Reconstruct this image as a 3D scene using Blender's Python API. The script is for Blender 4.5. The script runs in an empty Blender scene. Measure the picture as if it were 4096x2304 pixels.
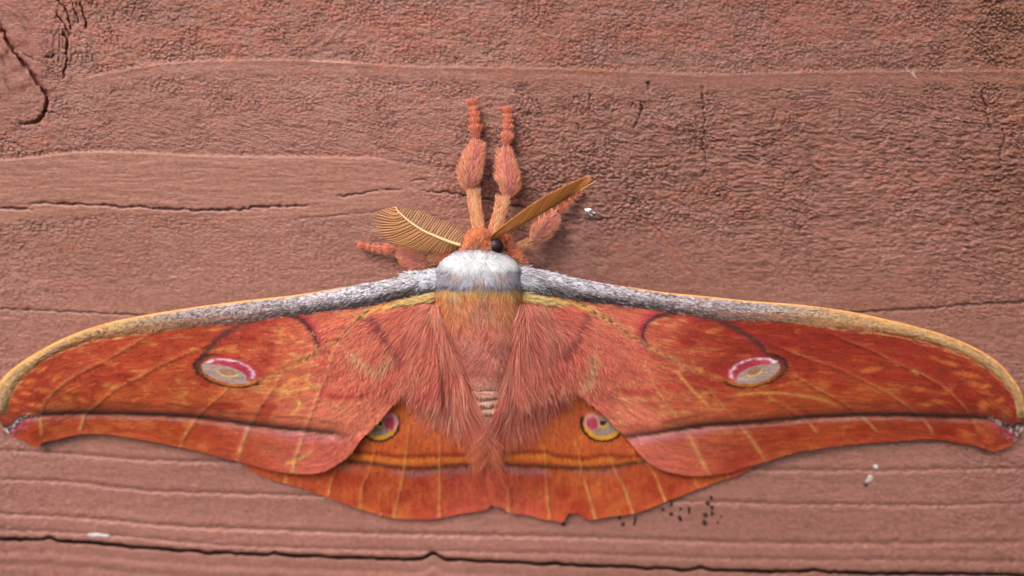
import bpy, math
import numpy as np
from mathutils import Matrix
rng = np.random.default_rng(11)
SC = bpy.context.scene
COL = SC.collection

# ------------------------------------------------------------------ camera
THETA = math.radians(14.0)            # the lens looks slightly down on the vertical boards
HALF = math.radians(32.5)
FPX = 2048.0 / math.tan(HALF)
WIDTH = 0.135                         # metres of board across the picture
DIST = WIDTH / 2 / math.tan(HALF)
FW = np.array([0, math.cos(THETA), -math.sin(THETA)])
UP = np.array([0, math.sin(THETA), math.cos(THETA)])
CAM = -DIST * FW
cam = bpy.data.cameras.new("camera")
cam.sensor_width = 36.0
cam.lens = 18.0 / math.tan(HALF)
cam.clip_start = 0.005
cam.clip_end = 50.0
cam.dof.use_dof = True
cam.dof.focus_distance = 0.1005
cam.dof.aperture_fstop = 8.5
camo = bpy.data.objects.new("camera", cam)
COL.objects.link(camo)
camo.location = CAM
camo.rotation_euler = (math.pi / 2 - THETA, 0, 0)
SC.camera = camo

# ------------------------------------------------------------------ sky, sun, exposure (soft overcast light)
SUN_AZ, SUN_EL = math.radians(214), math.radians(47)
w = bpy.data.worlds.new("World")
SC.world = w
w.use_nodes = True
nt = w.node_tree
bg = nt.nodes["Background"]
sky = nt.nodes.new("ShaderNodeTexSky")
sky.sky_type = 'NISHITA'
sky.sun_disc = False
sky.sun_elevation = SUN_EL
sky.sun_rotation = SUN_AZ
sky.dust_density = 6.0
sky.air_density = 1.0
hs = nt.nodes.new("ShaderNodeHueSaturation")
hs.inputs['Saturation'].default_value = 0.35      # cloud cover greys the blue out
nt.links.new(sky.outputs[0], hs.inputs['Color'])
nt.links.new(hs.outputs[0], bg.inputs[0])
bg.inputs[1].default_value = 0.12
sl = bpy.data.lights.new("sun", 'SUN')
sl.energy = 1.5
sl.angle = math.radians(20)
sl.color = (1.0, 0.96, 0.9)
so = bpy.data.objects.new("sun", sl)
COL.objects.link(so)
sd = np.array([math.sin(SUN_AZ) * math.cos(SUN_EL), math.cos(SUN_AZ) * math.cos(SUN_EL), math.sin(SUN_EL)])
from mathutils import Vector
so.rotation_euler = Vector(sd).to_track_quat('Z', 'Y').to_euler()
so.location = tuple(sd * 2)
SC.view_settings.view_transform = 'Standard'
SC.view_settings.look = 'None'
SC.view_settings.gamma = 1.0
SC.view_settings.use_curve_mapping = False
SC.view_settings.exposure = 0.47
SC.render.engine = 'CYCLES'

# ------------------------------------------------------------------ helpers
S = WIDTH / 4096.0                    # metres per photo pixel on the board at the picture's centre

def P(x, y, h=0.0):
    """photo pixel -> world point on the plane h millimetres in front of the boards (board plane is y = 0)"""
    x = np.asarray(x, float); y = np.asarray(y, float); h = np.asarray(h, float) * 1e-3
    x, y, h = np.broadcast_arrays(x, y, h)
    a = (x - 2048) / FPX; b = -(y - 1152) / FPX
    d = FW[None, :] + np.stack([a.ravel(), b.ravel() * UP[1], b.ravel() * UP[2]], 1)
    t = (-h.ravel() - CAM[1]) / d[:, 1]
    out = CAM[None, :] + d * t[:, None]
    return out.reshape(x.shape + (3,))

def lin(c):
    c = np.asarray(c, float) / 255.0
    c = np.clip(c, 0, 1)
    return np.where(c <= 0.04045, c / 12.92, ((c + 0.055) / 1.055) ** 2.4)

def hsh(ix, iy, seed):
    h = (ix.astype(np.int64) * 374761393 + iy.astype(np.int64) * 668265263 + seed * 2147483647 + 12345) & 0xFFFFFFFF
    h = ((h ^ (h >> 13)) * 1274126177) & 0xFFFFFFFF
    h = ((h ^ (h >> 16)) * 2246822519) & 0xFFFFFFFF
    return ((h ^ (h >> 15)) & 0xFFFFFF) / float(0xFFFFFF)

def vn(x, y, seed=0):
    ix = np.floor(x); iy = np.floor(y)
    fx = x - ix; fy = y - iy
    fx = fx * fx * fx * (fx * (fx * 6 - 15) + 10); fy = fy * fy * fy * (fy * (fy * 6 - 15) + 10)
    a = hsh(ix, iy, seed); b = hsh(ix + 1, iy, seed); c = hsh(ix, iy + 1, seed); d = hsh(ix + 1, iy + 1, seed)
    return ((a * (1 - fx) + b * fx) * (1 - fy) + (c * (1 - fx) + d * fx) * fy) * 2 - 1

def fbm(x, y, seed=0, o=3):
    r = 0; a = 1.0; t = 0
    for k in range(o):
        r = r + a * vn(x * 2 ** k + 17.3 * k, y * 2 ** k - 9.1 * k, seed + k); t += a; a *= 0.55
    return r / t

def worley(x, y, seed=0):
    ix = np.floor(x); iy = np.floor(y)
    f1 = np.full(x.shape, 9.0); f2 = np.full(x.shape, 9.0)
    for dx in (-1, 0, 1):
        for dy in (-1, 0, 1):
            cx = ix + dx; cy = iy + dy
            d = np.hypot(cx + hsh(cx, cy, seed) - x, cy + hsh(cx, cy, seed + 5) - y)
            m = d < f1
            f2 = np.where(m, f1, np.minimum(f2, d)); f1 = np.where(m, d, f1)
    return f1, f2

def ss(a, b, x):
    t = np.clip((x - a) / (b - a), 0, 1)
    return t * t * (3 - 2 * t)

def gs(d, w):
    return np.exp(-(d / w) ** 2)

def mix(c, tgt, m):
    m = np.clip(m, 0, 1)[..., None]
    return c * (1 - m) + np.asarray(tgt, float) * m

def spline(pts, n, jitter=0):
    """Catmull-Rom through pts, resampled evenly to n points"""
    p = np.asarray(pts, float)
    q = np.vstack([2 * p[0] - p[1], p, 2 * p[-1] - p[-2]])
    out = []
    t = np.linspace(0, 1, 16, endpoint=False)[:, None]
    for i in range(len(p) - 1):
        a, b, c, d = q[i], q[i + 1], q[i + 2], q[i + 3]
        out.append(0.5 * (2 * b + (c - a) * t + (2 * a - 5 * b + 4 * c - d) * t ** 2 + (3 * b - a - 3 * c + d) * t ** 3))
    out = np.vstack(out + [p[-1:]])
    L = np.r_[0, np.cumsum(np.linalg.norm(np.diff(out[:, :2], axis=0), axis=1))]
    s = np.linspace(0, L[-1], n)
    return np.stack([np.interp(s, L, out[:, k]) for k in range(out.shape[1])], 1)

def pdist(pts, X, Y, R=120.0):
    """distance to a polyline (far points get 1e3), and how far along it (0..1)"""
    p = spline(pts, max(8, 5 * len(pts)))
    D = np.full(X.shape, 1e3); T = np.zeros(X.shape)
    n = len(p) - 1
    for i in range(n):
        a, b = p[i], p[i + 1]
        m = (X > min(a[0], b[0]) - R) & (X < max(a[0], b[0]) + R) & (Y > min(a[1], b[1]) - R) & (Y < max(a[1], b[1]) + R)
        if not m.any():
            continue
        ab = b - a
        t = np.clip(((X[m] - a[0]) * ab[0] + (Y[m] - a[1]) * ab[1]) / (ab @ ab + 1e-9), 0, 1)
        d = np.hypot(X[m] - a[0] - t * ab[0], Y[m] - a[1] - t * ab[1])
        cur = D[m]; better = d < cur
        tt = T[m]
        D[m] = np.where(better, d, cur); T[m] = np.where(better, (i + t) / n, tt)
    return D, T

def mk(name, V, F, C, mat, parent=None, off=None, smooth=True, kind=None):
    V = np.asarray(V, np.float64).reshape(-1, 3)
    if off is not None:
        V = V - off
    me = bpy.data.meshes.new(name)
    Fs = F if isinstance(F, list) else [F]
    nl = sum(f.size for f in Fs); nf = sum(len(f) for f in Fs)
    me.vertices.add(len(V)); me.vertices.foreach_set('co', V.astype(np.float32).ravel())
    me.loops.add(nl); me.loops.foreach_set('vertex_index', np.concatenate([f.ravel() for f in Fs]).astype(np.int32))
    me.polygons.add(nf)
    tot = np.concatenate([np.full(len(f), f.shape[1]) for f in Fs]).astype(np.int32)
    st = np.r_[0, np.cumsum(tot)[:-1]].astype(np.int32)
    me.polygons.foreach_set('loop_start', st)
    me.polygons.foreach_set('use_smooth', np.full(nf, smooth))
    me.update(calc_edges=True)
    if C is not None:
        at = me.color_attributes.new(name='Col', type='FLOAT_COLOR', domain='POINT')
        C = np.asarray(C); c4 = np.ones((len(V), 4), np.float32); c4[:, :3] = lin(C.reshape(-1, C.shape[-1])[:, :3])
        if C.shape[-1] == 4:
            c4[:, 3] = C.reshape(-1, 4)[:, 3]
        at.data.foreach_set('color', c4.ravel())
    me.materials.append(mat)
    o = bpy.data.objects.new(name, me)
    COL.objects.link(o)
    if parent is not None:
        o.parent = parent
    if kind:
        o['kind'] = kind
    return o

def gridfaces(nu, nv, base=0):
    i = np.arange(nu * nv).reshape(nu, nv)
    return np.stack([i[:-1, :-1], i[1:, :-1], i[1:, 1:], i[:-1, 1:]], -1).reshape(-1, 4) + base

def tubemesh(pts, ra, rb=None, nrm=None, sides=8):
    """closed tube along pts; ra = half width sideways, rb = half thickness along the outward normal"""
    pts = np.asarray(pts, float); n = len(pts)
    ra = np.broadcast_to(ra, n).astype(float); rb = ra if rb is None else np.broadcast_to(rb, n).astype(float)
    t = np.gradient(pts, axis=0); t /= np.linalg.norm(t, axis=1)[:, None] + 1e-12
    nn = np.broadcast_to(np.array([0, -1.0, 0]) if nrm is None else nrm, (n, 3))
    sd_ = np.cross(t, nn); sd_ /= np.linalg.norm(sd_, axis=1)[:, None] + 1e-12
    n2 = np.cross(sd_, t)
    a = np.linspace(0, 2 * np.pi, sides, endpoint=False)
    V = pts[:, None, :] + ra[:, None, None] * np.cos(a)[None, :, None] * sd_[:, None, :] + rb[:, None, None] * np.sin(a)[None, :, None] * n2[:, None, :]
    i = np.arange(n * sides).reshape(n, sides)
    j = np.roll(i, -1, axis=1)
    F = np.stack([i[:-1], i[1:], j[1:], j[:-1]], -1).reshape(-1, 4)
    V = V.reshape(-1, 3)
    V = np.vstack([V, pts[:1], pts[-1:]])
    c0 = n * sides; c1 = c0 + 1
    T = np.vstack([np.stack([np.full(sides, c0), i[0], j[0]], 1), np.stack([np.full(sides, c1), j[-1], i[-1]], 1)])
    return V, F, T

def merge(parts):
    Vs, Fs, Ts, b = [], [], [], 0
    for V, F, T in parts:
        Vs.append(V); Fs.append(F + b); Ts.append(T + b); b += len(V)
    return np.vstack(Vs), [np.vstack(Fs), np.vstack(Ts)]

def unit(v):
    return v / (np.linalg.norm(v, axis=-1, keepdims=True) + 1e-12)

def pv(dx, dy, dh):
    """direction given in photo pixels right / down and millimetres outward, as a world vector (metres)"""
    dx, dy, dh = np.broadcast_arrays(np.asarray(dx, float), np.asarray(dy, float), np.asarray(dh, float))
    return np.stack([dx * S, -dh * 1e-3, -dy * S], -1)

def ribbons(name, root, d, nrm, L, W, c0, c1, mat, parent, off, seg=4, lift=0.25, bend=0.5, sway=None, twist=0.6):
    """many thin tapering strands joined in one mesh"""
    N = len(root)
    d = unit(d); nrm = unit(nrm)
    L = np.broadcast_to(L, N); W = np.broadcast_to(W, N)
    side = unit(np.cross(d, nrm)); n2 = np.cross(side, d)
    tw = rng.normal(0, twist, N)[:, None]
    side = side * np.cos(tw) + n2 * np.sin(tw)
    sw = np.zeros((N, 3)) if sway is None else sway
    lf = np.broadcast_to(lift, N)[:, None]; bd = np.broadcast_to(bend, N)[:, None]
    V = np.zeros((N, 2 * seg + 1, 3)); C = np.zeros((N, 2 * seg + 1, 3))
    prof = [0.75, 1.0, 0.9, 0.7, 0.5, 0.35]
    for k in range(seg + 1):
        t = k / seg
        p = root + L[:, None] * (d * t + nrm * (lf * t - bd * t * t) + sw * t * t)
        c = c0 * (1 - t) + c1 * t
        if k < seg:
            wv = side * (W * prof[min(k, 5)] * 0.5)[:, None]
            V[:, 2 * k] = p - wv; V[:, 2 * k + 1] = p + wv
            C[:, 2 * k] = c; C[:, 2 * k + 1] = c
        else:
            V[:, 2 * seg] = p; C[:, 2 * seg] = c
    b = (np.arange(N) * (2 * seg + 1))[:, None]
    Q = np.concatenate([b + np.array([2 * k, 2 * k + 1, 2 * k + 3, 2 * k + 2]) for k in range(seg - 1)], 0) if seg > 1 else np.zeros((0, 4), int)
    T = b + np.array([2 * seg - 2, 2 * seg - 1, 2 * seg])
    return mk(name, V.reshape(-1, 3), [Q, T] if seg > 1 else T, C.reshape(-1, 3), mat, parent, off, kind='stuff')

# ------------------------------------------------------------------ materials
def material(name, rough=0.6, spec=0.4, noise_scale=9000.0, noise_amt=0.25, bump=0.3, bump_dist=3e-5, stretch=(1, 1, 1), sheen=0.0, coat=0.0, color=None, sss=0.0):
    m = bpy.data.materials.new(name)
    m.use_nodes = True
    t = m.node_tree
    b = t.nodes['Principled BSDF']
    b.inputs['Roughness'].default_value = rough
    b.inputs['Specular IOR Level'].default_value = spec
    b.inputs['Sheen Weight'].default_value = sheen
    b.inputs['Sheen Roughness'].default_value = 0.4
    b.inputs['Coat Weight'].default_value = coat
    at = t.nodes.new('ShaderNodeAttribute'); at.attribute_name = 'Col'
    tc = t.nodes.new('ShaderNodeTexCoord')
    mp = t.nodes.new('ShaderNodeMapping'); mp.inputs['Scale'].default_value = stretch
    nz = t.nodes.new('ShaderNodeTexNoise'); nz.inputs['Scale'].default_value = noise_scale; nz.inputs['Detail'].default_value = 4.0
    nz.inputs['Roughness'].default_value = 0.6
    t.links.new(tc.outputs['Object'], mp.inputs[0]); t.links.new(mp.outputs[0], nz.inputs['Vector'])
    mr = t.nodes.new('ShaderNodeMapRange')
    mr.inputs['From Min'].default_value = 0.3; mr.inputs['From Max'].default_value = 0.7
    mr.inputs['To Min'].default_value = 1 - noise_amt; mr.inputs['To Max'].default_value = 1 + noise_amt
    t.links.new(nz.outputs[0], mr.inputs[0])
    vm = t.nodes.new('ShaderNodeVectorMath'); vm.operation = 'SCALE'
    if color is None:
        t.links.new(at.outputs['Color'], vm.inputs[0])
    else:
        vm.inputs[0].default_value = tuple(lin(color))
    t.links.new(mr.outputs[0], vm.inputs['Scale'])
    t.links.new(vm.outputs[0], b.inputs['Base Color'])
    if bump > 0:
        bp = t.nodes.new('ShaderNodeBump'); bp.inputs['Strength'].default_value = bump; bp.inputs['Distance'].default_value = bump_dist
        ml = t.nodes.new('ShaderNodeMath'); ml.operation = 'MULTIPLY'; t.links.new(nz.outputs[0], ml.inputs[0])
        if color is None:
            t.links.new(at.outputs['Alpha'], ml.inputs[1])
        else:
            ml.inputs[1].default_value = 1.0
        t.links.new(ml.outputs[0], bp.inputs['Height']); t.links.new(bp.outputs[0], b.inputs['Normal'])
    return m

M_WOOD = material('painted_wood', rough=0.55, spec=0.5, noise_scale=4600, noise_amt=0.12, bump=0.9, bump_dist=1.9e-4, stretch=(0.55, 1, 1))
M_WING = material('wing_scales', rough=0.75, spec=0.25, noise_scale=6000, noise_amt=0.16, bump=0.35, bump_dist=5e-5, stretch=(0.5, 1, 1), sheen=0.05)
M_FUR = material('fur', rough=0.65, spec=0.3, noise_scale=9000, noise_amt=0.08, bump=0, sheen=0.05)
def translucent(m, fac):
    t = m.node_tree; b = t.nodes['Principled BSDF']; out = [n for n in t.nodes if n.type == 'OUTPUT_MATERIAL'][0]
    tr = t.nodes.new('ShaderNodeBsdfTranslucent'); mx = t.nodes.new('ShaderNodeMixShader'); mx.inputs[0].default_value = fac
    src = b.inputs['Base Color'].links[0].from_socket
    t.links.new(src, tr.inputs['Color']); t.links.new(b.outputs[0], mx.inputs[1]); t.links.new(tr.outputs[0], mx.inputs[2]); t.links.new(mx.outputs[0], out.inputs['Surface'])
translucent(M_FUR, 0.42)
M_ANT = material('antenna_comb', rough=0.5, spec=0.4, noise_scale=12000, noise_amt=0.15, bump=0.2, bump_dist=2e-5)
M_EYE = material('compound_eye', rough=0.42, spec=0.35, noise_scale=20000, noise_amt=0.1, bump=0.15, bump_dist=1e-5, color=(34, 16, 18))
M_CHALK = material('white_mark', rough=0.8, spec=0.3, noise_scale=5000, noise_amt=0.12, bump=0.5, bump_dist=5e-5)
M_DARK = material('dark_speck', rough=0.6, spec=0.4, noise_scale=5000, noise_amt=0.3, bump=0.4, bump_dist=5e-5)
M_BACK = material('backing', rough=0.9, spec=0.1, noise_scale=900, noise_amt=0.2, bump=0.2, color=(60, 40, 34))

# ------------------------------------------------------------------ the boards
JOINT = [(-1500, 2080), (-600, 2120), (0, 2156), (204, 2158), (408, 2173), (699, 2201), (1048, 2218), (1500, 2233), (1690, 2236), (1733, 2226), (1790, 2238), (2300, 2258), (2788, 2279), (3206, 2286), (3555, 2293), (4096, 2298), (4700, 2306), (5600, 2330)]
jx = np.array([p[0] for p in JOINT], float); jy = np.array([p[1] for p in JOINT], float)
LINE_A = [(-1500, 330), (0, 345), (200, 345), (338, 314), (435, 290), (531, 271), (628, 254), (773, 244), (1000, 238), (1272, 242), (1652, 266), (1978, 269), (2400, 277), (2783, 300), (3300, 285), (4096, 280), (5600, 290)]
LINE_B = [(-1500, 660), (0, 640), (160, 625), (291, 608), (466, 605), (815, 623), (1165, 626), (1500, 631), (1626, 655), (1800, 690), (2300, 720), (4096, 740), (5600, 740)]
GROOVES = [  # points, half width px, depth mm, lip
    ([(-60, -60), (0, 92), (19, 140), (43, 184), (72, 227), (106, 266), (140, 309), (169, 353), (188, 386), (193, 411), (186, 440), (169, 466), (145, 488), (116, 495), (82, 498)], 7.5, 0.85),
    ([(227, 53), (251, 87), (270, 130), (280, 145)], 3.5, 0.4),
    ([(251, 116), (266, 159), (268, 208), (263, 266), (249, 316)], 4, 0.45),
    ([(310, -30), (319, 0), (333, 48), (345, 87), (347, 126)], 4, 0.4),
    ([(230, -30), (237, 0), (256, 29), (275, 72), (290, 126)], 4, 0.4),
    ([(285, -30), (292, 20), (312, 70), (318, 110)], 3, 0.3),
    ([(179, 227), (208, 232), (222, 213)], 3.5, 0.3),
    ([(55, 195), (120, 230), (180, 262), (235, 308)], 2.5, 0.15),
    ([(180, 440), (200, 453), (220, 452)], 3, 0.25),
    ([(0, 560), (60, 575), (100, 590)], 4, 0.2),
    ([(-200, 836), (0, 834), (105, 835), (130, 840)], 5, 0.4),
    ([(110, 826), (157, 812), (245, 815), (349, 820), (437, 820), (483, 830), (582, 828), (612, 835), (757, 837), (780, 843), (862, 841), (990, 837), (1013, 830), (1165, 824), (1280, 822)], 4.5, 0.42),
    ([(1340, 788), (1422, 778), (1516, 761), (1615, 759)], 4, 0.3),
    ([(1637, 724), (1675, 721), (1714, 722)], 3, 0.25),
    ([(1194, 873), (1339, 864), (1500, 847), (1560, 838)], 3, 0.18),
    ([(1681, 765), (1760, 768), (1847, 778), (1957, 800), (2068, 825), (2140, 832)], 4, 0.4),
    ([(2300, 870), (2360, 880), (2430, 874), (2480, 868)], 4, 0.22),
    ([(1500, 900), (1580, 880), (1680, 875), (1790, 900), (1850, 930)], 3, 0.15),
    ([(-300, 1232), (0, 1236), (259, 1247), (518, 1260), (900, 1275)], 5, 0.22),
    ([(3300, 1255), (3411, 1248), (3669, 1236), (3876, 1219), (4096, 1209), (4500, 1195)], 6, 0.32),
    ([(-300, 1790), (0, 1802), (233, 1813), (582, 1840), (932, 1850), (1500, 1870), (2500, 1885), (3025, 1881), (3485, 1883), (4096, 1874), (4500, 1870)], 7, 0.26),
    ([(-300, 1905), (0, 1918), (291, 1930), (582, 1963), (874, 1974), (1223, 1983), (2000, 2000), (2732, 2007), (3137, 2017), (3695, 2021), (4096, 2014), (4500, 2010)], 7, 0.3),
    ([(-300, 2040), (0, 2056), (349, 2073), (641, 2102), (932, 2116), (1500, 2134), (2300, 2150), (2718, 2164), (3137, 2174), (3695, 2174), (4096, 2171), (4500, 2168)], 8, 0.36),
    ([(-300, 2100), (0, 2119), (408, 2138), (874, 2180), (1500, 2200), (2300, 2216), (2997, 2237), (3485, 2240), (4096, 2247), (4500, 2250)], 7, 0.24),
    ([(3100, 1790), (3416, 1779), (3700, 1772), (3900, 1776)], 5, 0.12),
    ([(2808, 345), (2812, 362), (2810, 390), (2814, 435), (2818, 483), (2816, 531), (2808, 580), (2824, 638), (2817, 700)], 3.2, 0.4),
    ([(2566, 408), (2568, 444), (2551, 488), (2529, 517)], 3.5, 0.4),
    ([(2527, 408), (2525, 428)], 5, 0.4),
    ([(2588, 332), (2597, 336), (2594, 358)], 5, 0.4),
    ([(3097, 430), (3098, 455), (3083, 483)], 2.5, 0.25),
    ([(3363, 435), (3360, 480), (3356, 551)], 2.5, 0.22),
    ([(3921, 355), (3930, 395), (3943, 425), (3940, 449), (3955, 498), (3969, 527)], 3.5, 0.4),
    ([(4008, 512), (4015, 556), (4003, 594), (3998, 652)], 3.5, 0.4),
    ([(2362, 372), (2360, 400), (2363, 452)], 2.8, 0.3),
    ([(2150, 390), (2160, 430), (2170, 470)], 2.5, 0.25),
    ([(2300, 480), (2312, 510), (2308, 545)], 2.5, 0.25),
]

def wood(X, Y, lower=False):
    """relief (mm, outward) and sRGB colour of the painted wood at photo-pixel coordinates"""
    wx = fbm(X / 160, Y / 160, 1); wy = fbm(X / 160, Y / 160, 2)
    # rings bend round the knot in the upper left corner
    kd = np.hypot((X + 20) / 330, (Y - 150) / 420)
    bendk = 90 * np.exp(-kd ** 2)
    V = Y - bendk * np.sign(Y - 200) * ss(0, 60, np.abs(Y - 200)) + 10 * wy
    yA = np.interp(X, [p[0] for p in LINE_A], [p[1] for p in LINE_A])
    yB = np.interp(X, [p[0] for p in LINE_B], [p[1] for p in LINE_B])
    farA = ss(250, 420, X)
    # how rough each band of the wood is
    R = np.ones_like(X)
    R = R * (1 - 0.75 * farA * ss(-6, 6, Y - yA) * (1 - ss(35, 85, Y - yA)))
    R = R * (1 - 0.12 * ss(60, 100, Y - yA))
    sm = ss(-3, 5, Y - yB) * (1 - ss(230, 275, Y - yB + 20 * wx)) * (1 - ss(1500, 1950, X + 100 * wy))
    R = R * (1 - 0.86 * sm)
    low = ss(870, 960, Y)
    R = R * (1 - low * (0.42 - 0.25 * ss(2300, 3200, X)))
    R = R * (1 - 0.45 * ss(1100, 1250, Y))
    R = R * (1 - 0.4 * ss(860, 1000, Y) * ss(1900, 2100, X) * ss(3300, 2700, X))
    knot = np.exp(-(np.hypot((X - 60) / 150, (Y - 210) / 300)) ** 4)
    R = R * (1 - 0.75 * knot)
    edge = ss(400, 0, X) * ss(520, 700, Y) + ss(3500, 4050, X)
    R = np.clip(R + 0.4 * edge * (1 - sm), 0, 1.5)
    # pebbled weathered paint
    px_ = X + 14 * fbm(X / 45, V / 45, 3); py_ = V + 9 * fbm(X / 45, V / 30, 4)
    stretch = 1.0 + 0.45 * ss(450, 650, Y) + 0.4 * ss(2900, 3500, X) * ss(300, 500, Y)
    f1, f2 = worley(px_ / (19 * stretch), py_ / 13, 7)
    peb = np.clip(f2 - f1, 0, 0.6)
    crack = 1 - ss(0.03, 0.30, peb)
    n1 = fbm(px_ / (24 * stretch), py_ / 11, 8, 3)
    n2 = fbm(X / 75, V / 30, 12, 3)
    cm = 0.55 + 0.65 * np.exp(-(((X - 2500) / 700) ** 2 + ((Y - 740) / 330) ** 2)) + 0.2 * ss(3200, 4000, X) * ss(900, 200, Y)
    cm = cm * (0.45 + 0.55 * ss(-0.25, 0.4, fbm(X / 110, Y / 70, 21)))
    rw_ = ss(1500, 2300, X) * ss(330, 520, Y) * ss(1250, 950, Y)
    lump = fbm(px_ / 30, py_ / 9.5, 14, 2)
    H = R * (0.085 * n1 + 0.045 * n2 - 0.27 * cm * crack + 0.15 * rw_ * lump - 0.06 * ss(0.1, 0.6, fbm(X / 17, Y / 12, 16, 2)) * ss(420, 250, Y))
    # smooth bands: long fine fibres
    fib = fbm(X / 85 + 0.4 * wx, V / 9.0, 30, 3)
    H = H + (0.010 + 0.040 * sm) * fib * (1 - 0.55 * ss(1100, 1400, Y)) + 0.02 * fbm(X / 300, V / 30, 33, 2)
    # knot: fine radial grain
    ang = np.arctan2(Y - 190, X - 45)
    rad = np.hypot(X - 45, (Y - 190) * 0.8)
    kg = fbm((0.85 * X - 0.5 * Y + 26 * wx + 0.0009 * (Y - 200) ** 2) / 11, (0.5 * X + 0.85 * Y) / 95, 40, 3)
    H = H + 0.07 * knot * kg + 0.10 * knot * vn(rad / 30, ang * 1.5, 44)
    H = H + 0.16 * knot
    bark = np.exp(-(((X - 300) / 80) ** 2 + ((Y - 40) / 130) ** 2) ** 2)
    H = H + 0.14 * bark * fbm((X + 0.3 * Y) / 13, Y / 45, 46, 3)
    # ledge where the smooth ring begins, soft ridge at the upper ring
    H = H + 0.10 * ss(-5, 5, Y - yB) * ss(1700, 1300, X) * (1 - ss(0, 240, Y - yB)) - 0.05 * gs(Y - yB + 9, 9) * ss(1700, 1300, X)
    H = H + 0.05 * gs(Y - yA - 4, 10) * farA
    H = H + 0.10 * fbm(X / 900, Y / 260, 50, 2)
    dark = np.zeros_like(X)
    if not lower:
        # waste between the lower rings falls in soft steps
        for pts, hw, dep in GROOVES:
            d, t = pdist(pts, X + 5 * vn(X / 16, Y / 16, 62), Y + 4 * vn(X / 16, Y / 16, 63), 60)
            jit = 0.75 + 0.35 * vn(X / 30, Y / 30, 60)
            taper = np.minimum(1, np.minimum(t, 1 - t) * 8 + 0.25) if hw < 6.5 or dep > 0.5 else 1.0
            g = np.exp(-(d / (hw * (1.25 if hw >= 6.5 and dep < 0.5 else 1.0) * jit * (0.6 + 0.4 * taper))) ** 2) * taper
            H = H - dep * g * (0.62 if hw >= 6.5 and dep < 0.5 else 1.0)
            dark = np.maximum(dark, g * (1.0 if dep > 0.2 else 0.5) * (hw < 6.6))
            if hw >= 6.5 and dep < 0.5:
                side = np.interp(X, [p[0] for p in pts], [p[1] for p in pts])
                H = H + 0.06 * gs(Y - side + 20, 16) + 0.03 * gs(Y - side - 20, 14)
        ds, ts = pdist([(2600, 890), (2663, 963), (2704, 1025), (2750, 1085)], X, Y, 60)
        H = H - 0.16 * gs(ds + 6, 12) + 0.08 * gs(ds - 14, 8)
    # ---- colour of the paint
    c = np.empty(X.shape + (3,)); c[:] = (168, 113, 99)
    c = mix(c, (158, 104, 88), ss(-0.3, 0.5, fbm(X / 500, Y / 240, 70)) * 0.7)
    rust = ss(0.1, 0.7, 0.7 * fbm(X / 150, V / 70, 72, 4) + 0.5 * fbm(X / 34, V / 20, 73, 2) + 0.35 * n1 + 0.42 * ss(330, 150, Y) - 0.25 * sm - 0.15 * low)
    c = mix(c, (184, 106, 84), rust * 0.62)
    c = mix(c, (178, 128, 116), ss(0.1, 0.6, fbm(X / 170, V / 60, 75, 3)) * 0.5)
    c = mix(c, (172, 118, 101), sm * 0.6)
    c = mix(c, (168, 114, 103), ss(1700, 1900, Y) * 0.6)
    c = mix(c, (148, 102, 66), ss(3650, 4150, X) * ss(700, 100, Y) * 0.5)
    c = mix(c, (139, 92, 68), ss(3700, 4150, X) * ss(500, 700, Y) * ss(1200, 900, Y) * 0.4)
    c = mix(c, (152, 95, 84), knot * 0.6)
    c = mix(c, (88, 50, 44), knot * ss(0.15, 0.7, kg) * 0.5)
    # bare dark wood and grime inside the checks
    c = mix(c, (84, 48, 40), R * cm * crack * 0.62)
    c = mix(c, (96, 58, 48), rw_ * ss(0.15, 0.6, -lump) * 0.5)
    c = mix(c, (100, 62, 52), ss(0.15, 0.7, -n1) * R * 0.42)
    c = mix(c, (112, 72, 60), ss(0.2, 0.7, -fib) * 0.22)
    if not lower:
        c = mix(c, (74, 44, 38), dark * 0.75)
        c = mix(c, (180, 104, 88), gs(ds, 15) * 0.5)
        d2, _ = pdist([(1250, 243), (1290, 246), (1400, 248)], X, Y, 40)
        c = mix(c, (205, 160, 135), gs(d2, 4) * 0.6)
        d2, _ = pdist([(3630, 276), (3645, 285), (3655, 300), (3668, 335)], X, Y, 60)
        c = mix(c, (225, 205, 195), gs(d2, 7) * ss(-0.6, 0.3, vn(X / 9, Y / 6, 80)) * ss(345, 285, Y))
        d2, _ = pdist([(1360, 318), (1385, 328)], X, Y, 40)
        c = mix(c, (200, 160, 140), gs(d2, 7) * 0.6)
    fine = vn(X / 7, Y / 6, 90)
    c = c * (1 + 0.07 * fine + 0.05 * vn(X / 13, Y / 9, 91))[..., None] * np.array((0.95, 0.945, 0.935))
    c = mix(c, c * 0.93, ss(1800, 2600, X))  # right part of the boards painted darker, following the light from the left
    return H, np.concatenate([c, np.clip(0.25 + 0.75 * R, 0, 1)[..., None]], -1)

wall = bpy.data.objects.new('wooden_wall', None); COL.objects.link(wall)
wall['kind'] = 'structure'
wall['label'] = 'weathered red brown painted timber wall of horizontal boards'

def stretch_axis(a, b, step, lo, hi, n=14):
    core = np.arange(a, b + 0.1, step)
    k = np.linspace(0, 1, n + 1)[1:] ** 1.5
    return np.r_[(a - (a - lo) * k)[::-1], core, b + (hi - b) * k]

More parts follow.
